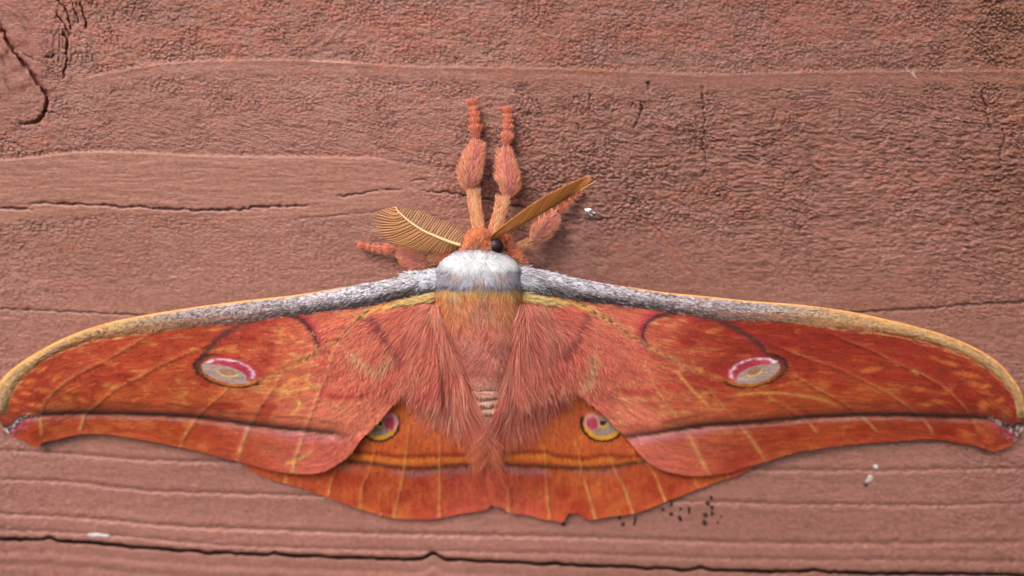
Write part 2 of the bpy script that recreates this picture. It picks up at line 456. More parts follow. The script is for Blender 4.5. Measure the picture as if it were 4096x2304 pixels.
xs = stretch_axis(-30, 4126, 4.4, -2300, 6400, 70)
ysu = stretch_axis(-25, 2130, 4.4, -1300, 2130.1, 50)
ysu = ysu[:len(ysu) - 50]
frac = (ysu - ysu[0]) / (ysu[-1] - ysu[0])
X = np.repeat(xs[:, None], len(ysu) + 26, 1)
jl = np.interp(xs, jx, jy)
jl = jl + 3.5 * vn(xs / 60, xs * 0, 100) + 2.0 * vn(xs / 21, xs * 0, 101)
jl = jl - 8 * gs(xs - 200, 20) - 12 * gs(xs - 1733, 34) - 9 * gs(xs - 3255, 30) - 8 * gs(xs - 1098, 14) - 9 * gs(xs - 2800, 22)
jt = jl - 12
tail = np.linspace(0, 1, 21)[1:]
Yb = np.empty_like(X)
Yb[:, :len(ysu)] = ysu[None, :]
Yb[:, len(ysu):len(ysu) + 20] = ysu[-1] + (jt[:, None] - ysu[-1]) * tail[None, :]
H = np.zeros_like(X); C = np.zeros(X.shape + (4,))
n0 = len(ysu) + 20
H[:, :n0], C[:, :n0] = wood(X[:, :n0], Yb[:, :n0])
# rounded lower edge returning into the joint
for k, (dy, dh) in enumerate([(3, 0.06), (6, 0.22), (8, 0.5), (9, 1.2), (9, 2.5), (9, 5.0)]):
    Yb[:, n0 + k] = jt + dy
    H[:, n0 + k] = H[:, n0 - 1] - dh
    C[:, n0 + k] = C[:, n0 - 1] * (0.95 if k < 2 else 0.7)
mk('board', P(X, Yb, H), gridfaces(*X.shape), C, M_WOOD, wall)

ysl = np.r_[np.linspace(0, 110, 26), 110 + (np.linspace(0, 1, 30)[1:] ** 1.5) * 1200]
jb = jl + 13 + 2 * vn(xs / 40, xs * 0, 103)
X2 = np.repeat(xs[:, None], len(ysl) + 6, 1)
Y2 = np.empty_like(X2); Y2[:, 6:] = jb[:, None] + ysl[None, :]
H2 = np.zeros_like(X2); C2 = np.zeros(X2.shape + (4,))
h_, c_ = wood(X2[:, 6:], Y2[:, 6:], True)
rel = Y2[:, 6:] - jl[:, None]
h_ = h_ * 0.6 - 0.5 - 0.08 * gs(rel - 52, 12) + 0.07 * gs(rel - 78, 14) - 0.08 * gs(rel - 105, 12)
H2[:, 6:] = h_; C2[:, 6:] = c_
for k, (dy, dh) in enumerate([(-8, 5.0), (-8, 2.5), (-8, 1.2), (-7, 0.5), (-5, 0.2), (-2, 0.06)]):
    Y2[:, k] = jb + dy; H2[:, k] = H2[:, 6] - dh; C2[:, k] = C2[:, 6] * (0.7 if k < 4 else 0.95)
mk('board', P(X2, Y2, H2), gridfaces(*X2.shape), C2, M_WOOD, wall)
# unseen dark box added behind the joint to block light in the gap
bv = np.array([(x, y, z) for x in (-0.16, 0.16) for y in (0.0052, 0.012) for z in (-0.062, -0.024)])
bf = np.array([(0, 1, 3, 2), (4, 6, 7, 5), (0, 4, 5, 1), (2, 3, 7, 6), (0, 2, 6, 4), (1, 5, 7, 3)])
mk('light_block', bv, bf, None, M_BACK, wall, smooth=False)
def topof(o):
    pass

# ------------------------------------------------------------------ the moth
M0 = P(1915, 1180, 0).reshape(3)
moth = bpy.data.objects.new('moth', None); COL.objects.link(moth)
moth.location = M0
moth['label'] = 'large rust orange moth with spread wings, eyespots and furry white collar on the boards'
moth['category'] = 'moth'

# ---- wing outlines (photo pixels)
FORE = {
 -1: dict(
  top=[(1800, 1092), (1733, 1083), (1680, 1100), (1576, 1115), (1447, 1136), (1318, 1158), (1162, 1182), (1007, 1199), (776, 1229), (518, 1272), (362, 1312), (233, 1364), (129, 1421), (52, 1473), (4, 1520), (-14, 1570), (-16, 1615)],
  bot=[(1820, 1220), (1760, 1330), (1690, 1460), (1610, 1570), (1531, 1670), (1469, 1732), (1440, 1765), (1399, 1819), (1357, 1852), (1308, 1881), (1255, 1894), (1194, 1896), (1106, 1886), (1054, 1873), (943, 1843), (874, 1825), (757, 1796), (582, 1761), (440, 1739), (352, 1735), (290, 1742), (223, 1759), (176, 1768), (152, 1783), (134, 1787), (117, 1779), (108, 1766), (78, 1757), (41, 1742), (12, 1708), (-8, 1660), (-16, 1615)],
  band=[(1800, 1165), (1680, 1172), (1628, 1187), (1473, 1224), (1369, 1238), (1214, 1258), (1111, 1267), (1007, 1281), (878, 1297), (776, 1305), (621, 1328), (518, 1343), (362, 1365), (259, 1402), (181, 1440), (104, 1500), (56, 1560), (34, 1618), (30, 1660)],
  yellow=[(1790, 1180), (1732, 1184), (1628, 1206), (1535, 1226), (1447, 1256)],
  median=[(1470, 1240), (1411, 1302), (1359, 1354), (1297, 1390), (1245, 1421), (1183, 1462), (1121, 1493), (1040, 1515)],
  arc=[(1165, 1262), (1190, 1271), (1214, 1286), (1245, 1323), (1266, 1364), (1278, 1398)],
  arc2=[(1080, 1272), (1007, 1284), (950, 1305), (880, 1348), (841, 1388), (812, 1428), (796, 1462), (795, 1490)],
  eye=(915, 1484, 108, 48, 11),
  lens=(911, 1489, 36, 15, 10),
  veins=[[(647, 1317), (595, 1338), (518, 1385), (440, 1431), (336, 1483), (259, 1530), (207, 1576), (176, 1618), (166, 1669), (168, 1737)],
         [(828, 1380), (750, 1411), (647, 1457), (543, 1514), (455, 1561), (388, 1618), (352, 1649), (336, 1669), (321, 1721)],
         [(916, 1550), (870, 1592), (828, 1628), (790, 1670), (740, 1740), (725, 1785)],
         [(1121, 1509), (1090, 1561), (1048, 1618), (1017, 1669), (992, 1721), (966, 1783), (950, 1838)],
         [(1349, 1385), (1323, 1436), (1310, 1493), (1281, 1555), (1261, 1612), (1235, 1680), (1214, 1737), (1193, 1799), (1178, 1850), (1172, 1885)]],
  vw=[9, 8, 6, 10, 9],
  ylines=[[(1111, 1571), (1188, 1561), (1266, 1545), (1292, 1530)], [(1180, 1590), (1200, 1620), (1165, 1665)], [(1130, 1860), (1200, 1835), (1260, 1795)]],
  red=[(1285, 1560), (1320, 1580), (1359, 1588), (1447, 1581), (1500, 1565)],
  wedge=[(1411, 1426), (1440, 1452), (1500, 1486), (1525, 1478), (1561, 1442)],
  wdots=[(1528, 1480), (1534, 1468), (1543, 1458)],
  inner=[(1488, 1276), (1525, 1317), (1551, 1359), (1576, 1390), (1600, 1430)],
  post=[(20, 1712), (45, 1708), (67, 1684), (104, 1668), (181, 1657), (311, 1652), (466, 1654), (621, 1659), (776, 1668), (880, 1681), (1000, 1699), (1111, 1711), (1214, 1721), (1318, 1732), (1421, 1745), (1480, 1752)],
  blot=[(170, 1478, 30, 9, -35), (228, 1510, 32, 10, -35), (120, 1524, 26, 11, -10), (172, 1560, 30, 11, 5), (75, 1553, 18, 9, -15), (105, 1575, 30, 10, 10), (70, 1606, 22, 11, 10), (128, 1618, 32, 12, 10), (60, 1640, 20, 8, 5), (115, 1655, 30, 7, 0), (270, 1590, 30, 12, 20), (330, 1600, 26, 10, 15)]),
 1: dict(
  top=[(2030, 1085), (2095, 1066), (2145, 1077), (2262, 1102), (2410, 1133), (2543, 1152), (2687, 1172), (2852, 1188), (3018, 1205), (3204, 1219), (3307, 1232), (3411, 1248), (3540, 1276), (3618, 1294), (3695, 1315), (3773, 1338), (3876, 1379), (3954, 1421), (4006, 1462), (4047, 1509), (4078, 1555), (4093, 1600), (4099, 1640)],
  bot=[(2020, 1220), (2090, 1330), (2170, 1430), (2260, 1530), (2340, 1600), (2393, 1641), (2435, 1683), (2472, 1720), (2513, 1761), (2551, 1807), (2592, 1850), (2642, 1877), (2704, 1894), (2766, 1904), (2828, 1902), (2911, 1890), (2994, 1867), (3088, 1839), (3172, 1812), (3276, 1794), (3416, 1777), (3555, 1766), (3695, 1756), (3764, 1759), (3820, 1770), (3897, 1780), (3932, 1793), (3962, 1804), (3984, 1805), (4006, 1797), (4045, 1780), (4083, 1742), (4097, 1700), (4099, 1640)],
  band=[(2030, 1150), (2140, 1165), (2300, 1202), (2410, 1213), (2521, 1227), (2659, 1246), (2797, 1263), (2907, 1279), (3073, 1285), (3183, 1293), (3300, 1310), (3462, 1330), (3566, 1340), (3669, 1362), (3773, 1392), (3876, 1433), (3954, 1480), (4021, 1542), (4056, 1594), (4066, 1643), (4066, 1670)],
  yellow=[(2040, 1168), (2098, 1174), (2174, 1180), (2262, 1198), (2350, 1236)],
  median=[(2330, 1222), (2438, 1282), (2493, 1326), (2565, 1371), (2631, 1406), (2687, 1437), (2769, 1481), (2847, 1502), (2900, 1520)],
  arc=[(2700, 1254), (2660, 1258), (2631, 1266), (2593, 1288), (2574, 1321), (2573, 1354), (2590, 1380)],
  arc2=[(2769, 1257), (2852, 1272), (2924, 1304), (2990, 1343), (3034, 1376), (3067, 1414), (3096, 1432), (3122, 1460)],
  eye=(3016, 1483, 102, 50, -11),
  lens=(3017, 1485, 30, 15, -22),
  veins=[[(3307, 1323), (3385, 1359), (3488, 1400), (3592, 1452), (3695, 1499), (3773, 1545), (3825, 1592), (3866, 1638), (3892, 1680), (3910, 1720)],
         [(3100, 1382), (3200, 1420), (3307, 1457), (3411, 1499), (3514, 1550), (3607, 1607), (3669, 1659), (3716, 1706), (3729, 1735)],
         [(3140, 1480), (3229, 1530), (3310, 1575), (3385, 1618), (3462, 1680), (3504, 1724)],
         [(3001, 1547), (3073, 1591), (3156, 1636), (3228, 1685), (3266, 1730)],
         [(2808, 1530), (2863, 1591), (2924, 1663), (2968, 1713), (3012, 1768), (3062, 1842)],
         [(2600, 1500), (2626, 1558), (2664, 1614), (2709, 1674), (2742, 1729), (2780, 1790), (2830, 1893)],
         [(2440, 1560), (2499, 1614), (2537, 1658), (2580, 1700)]],
  vw=[8, 7, 6, 6, 8, 9, 4],
  ylines=[[(2902, 1588), (2970, 1578), (3045, 1572), (3156, 1575), (3300, 1602), (3380, 1640)], [(2700, 1480), (2760, 1550), (2800, 1590), (2850, 1645)], [(3640, 1480), (3680, 1500)]],
  red=[(2500, 1565), (2543, 1571), (2609, 1569), (2650, 1540), (2700, 1550), (2780, 1556)],
  wedge=[(2376, 1434), (2368, 1470), (2362, 1512), (2330, 1550)],
  wdots=[(2376, 1440), (2372, 1454), (2368, 1470), (2364, 1490)],
  inner=[(2350, 1262), (2335, 1290), (2315, 1325), (2292, 1372), (2250, 1410)],
  post=[(2470, 1752), (2510, 1748), (2631, 1731), (2742, 1712), (2852, 1700), (3007, 1690), (3128, 1680), (3255, 1668), (3411, 1660), (3566, 1659), (3721, 1664), (3876, 1668), (3954, 1672), (4000, 1690), (4040, 1708), (4083, 1700), (4110, 1690)],
  blot=[(3750, 1440, 34, 9, 25), (3800, 1455, 34, 10, 12), (3860, 1497, 44, 11, 8), (3905, 1540, 40, 13, 5), (3945, 1545, 24, 9, -10), (3960, 1612, 48, 18, 0), (4000, 1600, 22, 12, -30), (3930, 1625, 18, 22, 20), (3680, 1560, 36, 10, 5), (3760, 1610, 36, 10, 5), (3700, 1620, 30, 8, 0), (3860, 1735, 34, 22, 30), (3480, 1480, 40, 12, -10)]),
}

def ell(X, Y, e):
    cx, cy, rx, ry, rot = e
    a = math.radians(rot)
    p = ((X - cx) * math.cos(a) + (Y - cy) * math.sin(a)) / rx
    q = (-(X - cx) * math.sin(a) + (Y - cy) * math.cos(a)) / ry
    return p, q, np.hypot(p, q)

NU, NV = 520, 180

def forewing(s):
    D = FORE[s]
    # even steps along the edges, with the rear lobe given its share
    T = spline(D['top'], NU); B = spline(D['bot'], NU)
    v = np.linspace(0, 1, NV)
    X = T[:, 0:1] * (1 - v) + B[:, 0:1] * v
    Y = T[:, 1:2] * (1 - v) + B[:, 1:2] * v
    U = np.repeat(np.linspace(0, 1, NU)[:, None], NV, 1); VV = np.repeat(v[None, :], NU, 0)
    chord = np.hypot(T[:, 0] - B[:, 0], T[:, 1] - B[:, 1])[:, None]
    A = U * 2100.0; Bc = VV * (0.35 * chord + 380)          # hair direction / across it
    d = np.abs(X - 1920)
    dc, tc = pdist(D['top'], X, Y, 400)
    # band width from the lower boundary of the band
    bd, bt = pdist(D['band'], X, Y, 400)
    Q = dc / (dc + bd + 1e-6)
    yb = np.interp(X, [p[0] for p in (D['band'] if s > 0 else D['band'][::-1])], [p[1] for p in (D['band'] if s > 0 else D['band'][::-1])])
    inband = (dc < 105) & ((Y < yb) | (d > 1850) & (bd > 0))
    inb = ss(5 + 16 * ss(1200, 1600, d), -5 - 16 * ss(1200, 1600, d), Y - yb + (3 + 9 * ss(1200, 1600, d)) * vn(A / 22, Bc / 4, 3 + s)) * (dc < 130)
    st1 = fbm(A / 40, Bc / 4.5, 200 + s, 3); st2 = fbm(A / 90, Bc / 16, 210 + s, 3)
    mo = fbm(X / 120, Y / 75, 220 + s, 3); mo2 = fbm(X / 55 + 0.6 * st2, Y / 28, 230 + s, 3)
    # ---- base colours
    c = np.empty(X.shape + (3,))
    outer = (178, 70, 40) if s < 0 else (156, 50, 30)  # right wing darker: weaker light on that side painted into its colour
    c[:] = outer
    yp_pts = sorted(D['post']); yp = np.interp(X, [p[0] for p in yp_pts], [p[1] for p in yp_pts])
    c = mix(c, (190, 92, 44), ss(-260, -60, Y - yp) * 0.75 * ss(1900, 1500, d))
    c = mix(c, (209, 118, 94), ss(1200, 420, d + 0.35 * (1500 - Y) + 60 * mo))
    c = mix(c, (190, 110, 66), ss(0.0, 0.5, mo2) * gs(d - 780, 330) * ss(1350, 1500, Y) * 0.6)
    # yellowish and red mottling of the scales
    k = 1.0 if s < 0 else 0.75
    c = mix(c, (212, 150, 78), ss(0.10, 0.75, mo2 + 0.35 * mo + 0.3 * st1) * ss(450, 800, d) * 0.62 * k)
    c = mix(c, (150, 38, 24), ss(0.12, 0.7, -mo - 0.4 * mo2) * ss(500, 900, d) * 0.6)
    c = mix(c, (212, 150, 104), ss(0.1, 0.7, mo2 + 0.3 * st1) * ss(1050, 550, d) * 0.55)
    c = mix(c, (190, 80, 72), ss(0.15, 0.6, -mo) * ss(800, 400, d) * 0.4)
    # field beyond the dark line
    be = ss(4, 16, Y - yp)
    c = mix(c, (186, 74, 38), be * 0.55 * (1 if s < 0 else 0.4))
    c = mix(c, (197, 98, 82), be * ss(1150, 620, d) * 0.85)
    c = mix(c, (150, 48, 28), be * ss(0.0, 0.6, mo2) * 0.35 * ss(700, 1000, d))
    c = mix(c, (208, 130, 66), be * ss(0.15, 0.6, -mo2 + mo) * 0.45 * ss(700, 1000, d))
    # pale glow zone of the arcs
    da, ta = pdist(D['arc'], X, Y, 120)
    xa = np.interp(Y, sorted([p[1] for p in D['arc']]), [q[0] for q in sorted(D['arc'], key=lambda q: q[1])])
    ins = (X - xa) * -s
    c = mix(c, (178, 60, 74), gs(da - 14, 17) * (ins > 0) * 0.75)
    c = mix(c, (72, 32, 34), gs(da + 3 * st1, 10) * 0.85)
    d2, t2 = pdist(D['arc2'], X, Y, 120)
    c = mix(c, (172, 46, 60), gs(d2 - 16, 13) * (((X - (915 if s < 0 else 3016)) * s) < 60) * 0.5 * (Y > yb))
    c = mix(c, (84, 52, 44), gs(d2 + 4 * st1, 11) * ss(0, .08, t2) * 0.85)
    # eyespot
    p, q, r = ell(X, Y, D['eye'])
    p = p * -s                                            # +p points to the body
    rw = r + 0.08 * st1 + 0.03 * vn(X / 7, Y / 6, 263)
    low_ = ss(-0.25, 0.25, q - 0.55 * p)                  # lower / outer side
    c = mix(c, (176, 52, 56), gs(rw - 1.15, 0.25) * (q < 0.1) * 0.55)
    c = mix(c, (50, 26, 22), gs(rw - 1.27, 0.08) * np.maximum(ss(0.1, 0.5, q), ss(0.35, 0.85, -p)) * 0.92)
    c = mix(c, (196, 122, 40), gs(rw - 1.12, 0.085) * ss(0.2, 0.6, q) * 0.9)
    c = mix(c, (96, 50, 36), gs(rw - 1.12, 0.07) * ss(0.55, 0.9, -p) * 0.7)
    eyein = ss(1.05, 0.97, rw)
    c = mix(c, (163, 140, 128), eyein)
    c = mix(c, (150, 118, 128), eyein * ss(0.0, 0.7, vn(A / 6, Bc / 3, 260)) * 0.4)
    cr = ss(0.92, 1.08, np.hypot((p + 0.22) / 0.95, (q - 0.36) / 0.72) + 0.05 * st1) * ss(0.35, 0.1, q - 0.3 * p) * ss(-0.85, -0.6, p) * eyein
    c = mix(c, (160, 40, 60), cr * 0.93)
    c = mix(c, (206, 100, 120), cr * ss(0.1, 0.7, vn(A / 9, Bc / 5, 261)) * 0.4)
    wa = gs(rw - 0.93, 0.085) * ss(0.12, -0.12, q - 0.35 * p)
    c = mix(c, (232, 214, 232), wa * (0.75 + 0.35 * vn(A / 9, Bc / 3, 262)))
    lp, lq, lr = ell(X, Y, D['lens'])
    c = mix(c, (226, 182, 104), gs(lr - 1.12, 0.16) * ss(0.0, 0.45, lq) * 0.95)
    c = mix(c, (150, 112, 88), ss(1.06, 0.94, lr) * (1 - ss(0.7, 0.95, lr) * ss(0, .4, lq)))
    # yellow stripe and the dusty main vein
    dy, ty = pdist(D['yellow'], X, Y, 80)
    c = mix(c, (232, 178, 100), gs(dy + 3 * st1, 21 * (1 - 0.55 * ty)) * 0.95)
    dm, tm = pdist(D['median'], X, Y, 80)
    c = mix(c, (212, 160, 96), gs(dm + 4 * st1, 15 - 7 * tm) * (1 - 0.6 * tm) * 0.9)
    c = mix(c, (84, 60, 46), gs(dm + 4 * st2, 9 - 3 * tm) * ss(-0.1, 0.5, vn(X / 9, Y / 9, 270)) * (1 - 0.6 * tm) * 0.85)
    # red wavy line, pale lines, pale wedge with dark dots, pink bar
    dr, _ = pdist(D['red'], X, Y, 60)
    c = mix(c, (176, 50, 46), gs(dr + 5 * st2, 12) * 0.6)
    for yl in D['ylines']:
        dd, tt = pdist(yl, X, Y, 60)
        c = mix(c, (218, 168, 92), gs(dd + 4 * st1, 7) * np.minimum(1, np.minimum(tt, 1 - tt) * 6) * 0.8)
    dw, _ = pdist(D['wedge'], X, Y, 100)
    c = mix(c, (214, 172, 130), gs(dw + 6 * st2, 22) * 0.8)
    for (ax, ay) in D['wdots']:
        c = mix(c, (62, 34, 28), gs(np.hypot((X - ax), (Y - ay) * 0.8), 5) * 0.9)
    di, ti = pdist(D['inner'], X, Y, 100)
    c = mix(c, (140, 66, 74), gs(di + 7 * st2, 12) * (1 - 0.6 * ti) * 0.7)
    # veins
    ridge = np.zeros_like(X)
    for pts, wv in zip(D['veins'], D['vw']):
        dd, tt = pdist(pts, X, Y, 60)
        m = gs(dd + 2.0 * st1, wv * (0.55 + 0.45 * be)) * np.minimum(1, tt * 6 + 0.2)
        c = mix(c, (214, 164, 104), m * (0.62 + 0.2 * be) * (0.75 + 0.5 * vn(X / 30, Y / 30, 275)))
        c = mix(c, (110, 76, 56), m * (1 - be) * ss(0.1, 0.6, vn(X / 8, Y / 8, 276)) * 0.55)
        ridge = np.maximum(ridge, gs(dd, 9))
    # dark line with its white lower edge, and a fainter brown line above it
    off = Y - yp + 3.0 * st1
    fade = ss(470, 620, d)
    dk = gs(off + 2, 11) * (off < 6) + gs(off + 2, 8) * (off >= 6)
    c = mix(c, (120, 56, 36), gs(off + 16, 20) * 0.5 * fade)
    c = mix(c, (48, 26, 22), np.clip(dk, 0, 1) * 0.92 * fade * (1 - 0.35 * ss(900, 500, d)))
    wl = gs(off - 16, 9)
    c = mix(c, (206, 184, 200), wl * fade * (0.72 + 0.3 * vn(X / 40, Y / 40, 280)) * (0.55 if s < 0 else 0.62))
    c = mix(c, (204, 120, 128), gs(off - 30, 14) * fade * ss(1200, 700, d) * 0.6)
    c = mix(c, (118, 54, 34), gs(Y - yp + 42 + 9 * vn(X / 70, Y * 0, 281), 6) * ss(0.0, 0.5, 0.5 + vn(X / 90, Y / 90, 282)) * 0.5 * fade)
    # clouded tip
    ex = X if s < 0 else 4092 - X
    tip = ss(330, 60, ex)
    for (bx, by, brx, bry, br) in D['blot']:
        _, _, rr = ell(X, Y, (bx, by, brx, bry, br))
        c = mix(c, (132, 50, 26), gs(rr + 0.5 * st2 - 1.5, 0.45) * 0.35 * (Y < yp - 8))
        c = mix(c, (218, 128, 58), ss(1.5, 0.1, rr + 0.7 * st1 + 0.5 * st2) * 0.75)
    tp = ss(190, 60, ex) * ss(-20, 4, off + 0.10 * (ex - 100)) * ss(60, 20, off + 0.25 * (ex - 100))
    sp = vn(X / 7, Y / 7, 290)
    c = mix(c, (70, 60, 66), tp * ss(140, 80, ex) * 0.75)
    c = mix(c, (222, 214, 226), tp * ss(0.05, 0.4, sp) * 0.9)
    c = mix(c, (190, 60, 76), gs(off - 34 + 0.12 * (ex - 60), 16) * ss(160, 110, ex) * ss(20, 50, ex) * 0.75)
    # dusty front band
    along = ss(200, 1750, d)
    n3 = vn(A / 9, dc / 3.0, 300 + s); n4 = vn(A / 16, dc / 5, 310 + s)
    bc = np.empty_like(c); bc[:] = (156, 142, 148)
    bc = mix(bc, (236, 234, 242), ss(900, 150, d) * ss(0.85, 0.3, Q) * 0.95)
    bc = mix(bc, (98, 82, 84), ss(0.5, 0.95, Q) * 0.75 * ss(1700, 1200, d))
    bc = mix(bc, (196, 156, 128), ss(500, 1000, d) * ss(0.05, 0.5, n4) * 0.55)
    bc = mix(bc, (84, 70, 72), ss(0.1, 0.55, n3) * 0.65 * ss(1780, 1300, d))
    bc = mix(bc, (228, 222, 230), ss(0.15, 0.6, -n3) * 0.55 * ss(1500, 700, d))
    bc = mix(bc, (192, 150, 94), ss(1050, 1560, d + 250 * (Q - 0.4)) * 0.88)
    bc = mix(bc, (156, 104, 58), ss(0.15, 0.6, n4) * ss(1300, 1650, d) * 0.55)
    bc = mix(bc, (186, 110, 84), gs(Q - 0.72, 0.13) * ss(700, 1100, d) * ss(1750, 1500, d) * 0.55)
    bc = mix(bc, (224, 160, 86), ss(9, 4, dc + 2 * n4) * ss(480, 720, d) * 0.9)
    c = c * (1 - inb[..., None]) + bc * inb[..., None]
    c = mix(c, (78, 52, 40), gs(Y - yb - 3, 5) * (dc < 140) * ss(0.0, 0.5, vn(A / 14, A * 0, 320)) * 0.6 * ss(1500, 1000, d))
    # streaks of the scales
    amp = 0.13 + 0.05 * ss(1000, 500, d)
    c = c * (1 + amp * st1 + 0.06 * st2 + 0.07 * vn(X / 5.5, Y / 4.5, 330))[..., None]
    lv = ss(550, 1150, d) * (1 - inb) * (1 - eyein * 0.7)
    c = c * (1 - lv[..., None] * (1 - np.array((0.905, 0.85, 0.84) if s < 0 else (0.86, 0.79, 0.75))))  # outer right wing dimmed more than the left, its weaker light painted in
    c = np.clip(c, 6, 252)
    # ---- height above the boards (mm)
    h = 0.95 + 5.9 * np.exp(-(d / 740) ** 1.2) + 0.5 * np.sin(np.pi * np.clip(VV * 1.05, 0, 1)) * ss(0, 0.15, U) - 1.0 * VV ** 2 * ss(0, 0.3, U) * ss(1500, 800, d)
    h = h + inb * np.sin(np.pi * np.clip(Q, 0, 1)) * (0.35 + 0.75 * ss(1100, 100, d))
    h = h - 0.5 * ss(14, 0, dc) * ss(60, 300, d)
    h = h + 0.10 * ridge + 0.16 * fbm(X / 230, Y / 110, 340 + s, 2) + 0.022 * st1 + 0.03 * st2
    h = h - 0.3 * ss(150, 20, ex) * (1 - VV) + 0.35 * ss(260, 80, ex) * ss(-30, 50, Y - yp)
    h = np.maximum(h - 0.35 * ss(0.45, 1, VV) * ss(900, 1300, d), 0.5)
    pts = P(X, Y, h)
    F = gridfaces(NU, NV)
    fm = lambda a: a.ravel()[F].mean(1)
    ebool = fm(r) < 1.0
    bbool = (fm(inb) > 0.5) & ~ebool
    rest = ~(ebool | bbool)

    def sub(name, mask, parent, label=None):
        f = F[mask]
        used, inv = np.unique(f, return_inverse=True)
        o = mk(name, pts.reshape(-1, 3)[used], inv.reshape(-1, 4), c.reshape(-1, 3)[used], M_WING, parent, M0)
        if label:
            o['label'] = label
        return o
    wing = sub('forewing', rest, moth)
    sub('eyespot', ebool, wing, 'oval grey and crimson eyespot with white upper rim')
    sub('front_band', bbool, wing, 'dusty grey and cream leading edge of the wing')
    # hair-like scales lying along the wing
    G = np.gradient(pts, axis=0); Gv = np.gradient(pts, axis=1)
    Nn = unit(np.cross(G, Gv)); Nn = Nn * np.sign(-Nn[..., 1:2])
    N = 26000
    wgt = np.linalg.norm(np.cross(G, Gv), axis=-1).ravel()
    idx = rng.choice(NU * NV, N, p=wgt / wgt.sum())
    iu, iv = np.unravel_index(idx, (NU, NV))
    ok = (iu > 2) & (iu < NU - 6) & (iv > 1)
    iu, iv = iu[ok], iv[ok]; N = len(iu)
    dirv = unit(unit(G[iu, iv]) + 0.25 * unit(Gv[iu, iv]) * ss(0.1, 0.5, iv / NV)[:, None] + rng.normal(0, 0.22, (N, 3)))
    dn = d[iu, iv]
    Lh = (0.30 + 0.75 * ss(700, 250, dn)) * 1e-3 * rng.uniform(0.6, 1.3, N)
    Lh = np.where(r[iu, iv] < 1.05, Lh * 0.5, Lh)
    cc = (c[iu, iv] * 0.94 + 16) * rng.uniform(0.84, 1.16, N)[:, None]
    ribbons('wing_scales', pts[iu, iv], dirv, Nn[iu, iv], Lh, rng.uniform(0.035, 0.06, N) * 1e-3, np.clip(cc, 5, 250), np.clip(cc * 1.04 + 3, 5, 252), M_FUR, wing, M0, seg=2, lift=0.16, bend=0.12, twist=0.35)
    # coarse dust scales on the front band
    idx = np.flatnonzero((inb > 0.7).ravel())
    idx = rng.choice(idx, 7000)
    iu, iv = np.unravel_index(idx, (NU, NV)); N = len(iu)
    dn = d[iu, iv]; qn = Q[iu, iv]
    pal = np.array([(240, 238, 246), (176, 162, 170), (88, 74, 76), (206, 170, 112)], float)
    pw = np.stack([0.95 * ss(1500, 200, dn) * (1.15 - 0.8 * qn) + 0.08, 0.5 + 0 * dn, (0.25 + 0.65 * qn) * ss(1800, 1300, dn), 0.04 + 0.9 * ss(900, 1600, dn) + 0.25 * qn * ss(300, 700, dn)], 1)
    pw /= pw.sum(1, keepdims=True)
    ch = (rng.random(N)[:, None] > np.cumsum(pw, 1)).sum(1).clip(0, 3)
    cc = 0.6 * pal[ch] + 0.4 * c[iu, iv]
    dirv = unit(unit(G[iu, iv]) + rng.normal(0, 0.2, (N, 3)))
    Lh = (0.38 + 0.5 * ss(500, 150, dn)) * 1e-3 * rng.uniform(0.6, 1.2, N)
    keep = (dc[iu, iv] > 12) | (dn < 560)
    ribbons('band_scales', pts[iu, iv][keep], dirv[keep], Nn[iu, iv][keep], Lh[keep], (rng.uniform(0.06, 0.11, N) * 1e-3)[keep], cc[keep], cc[keep], M_FUR, wing, M0, seg=2, lift=0.22, bend=0.16, twist=0.3)
    return wing

wingL = forewing(-1)
wingR = forewing(1)

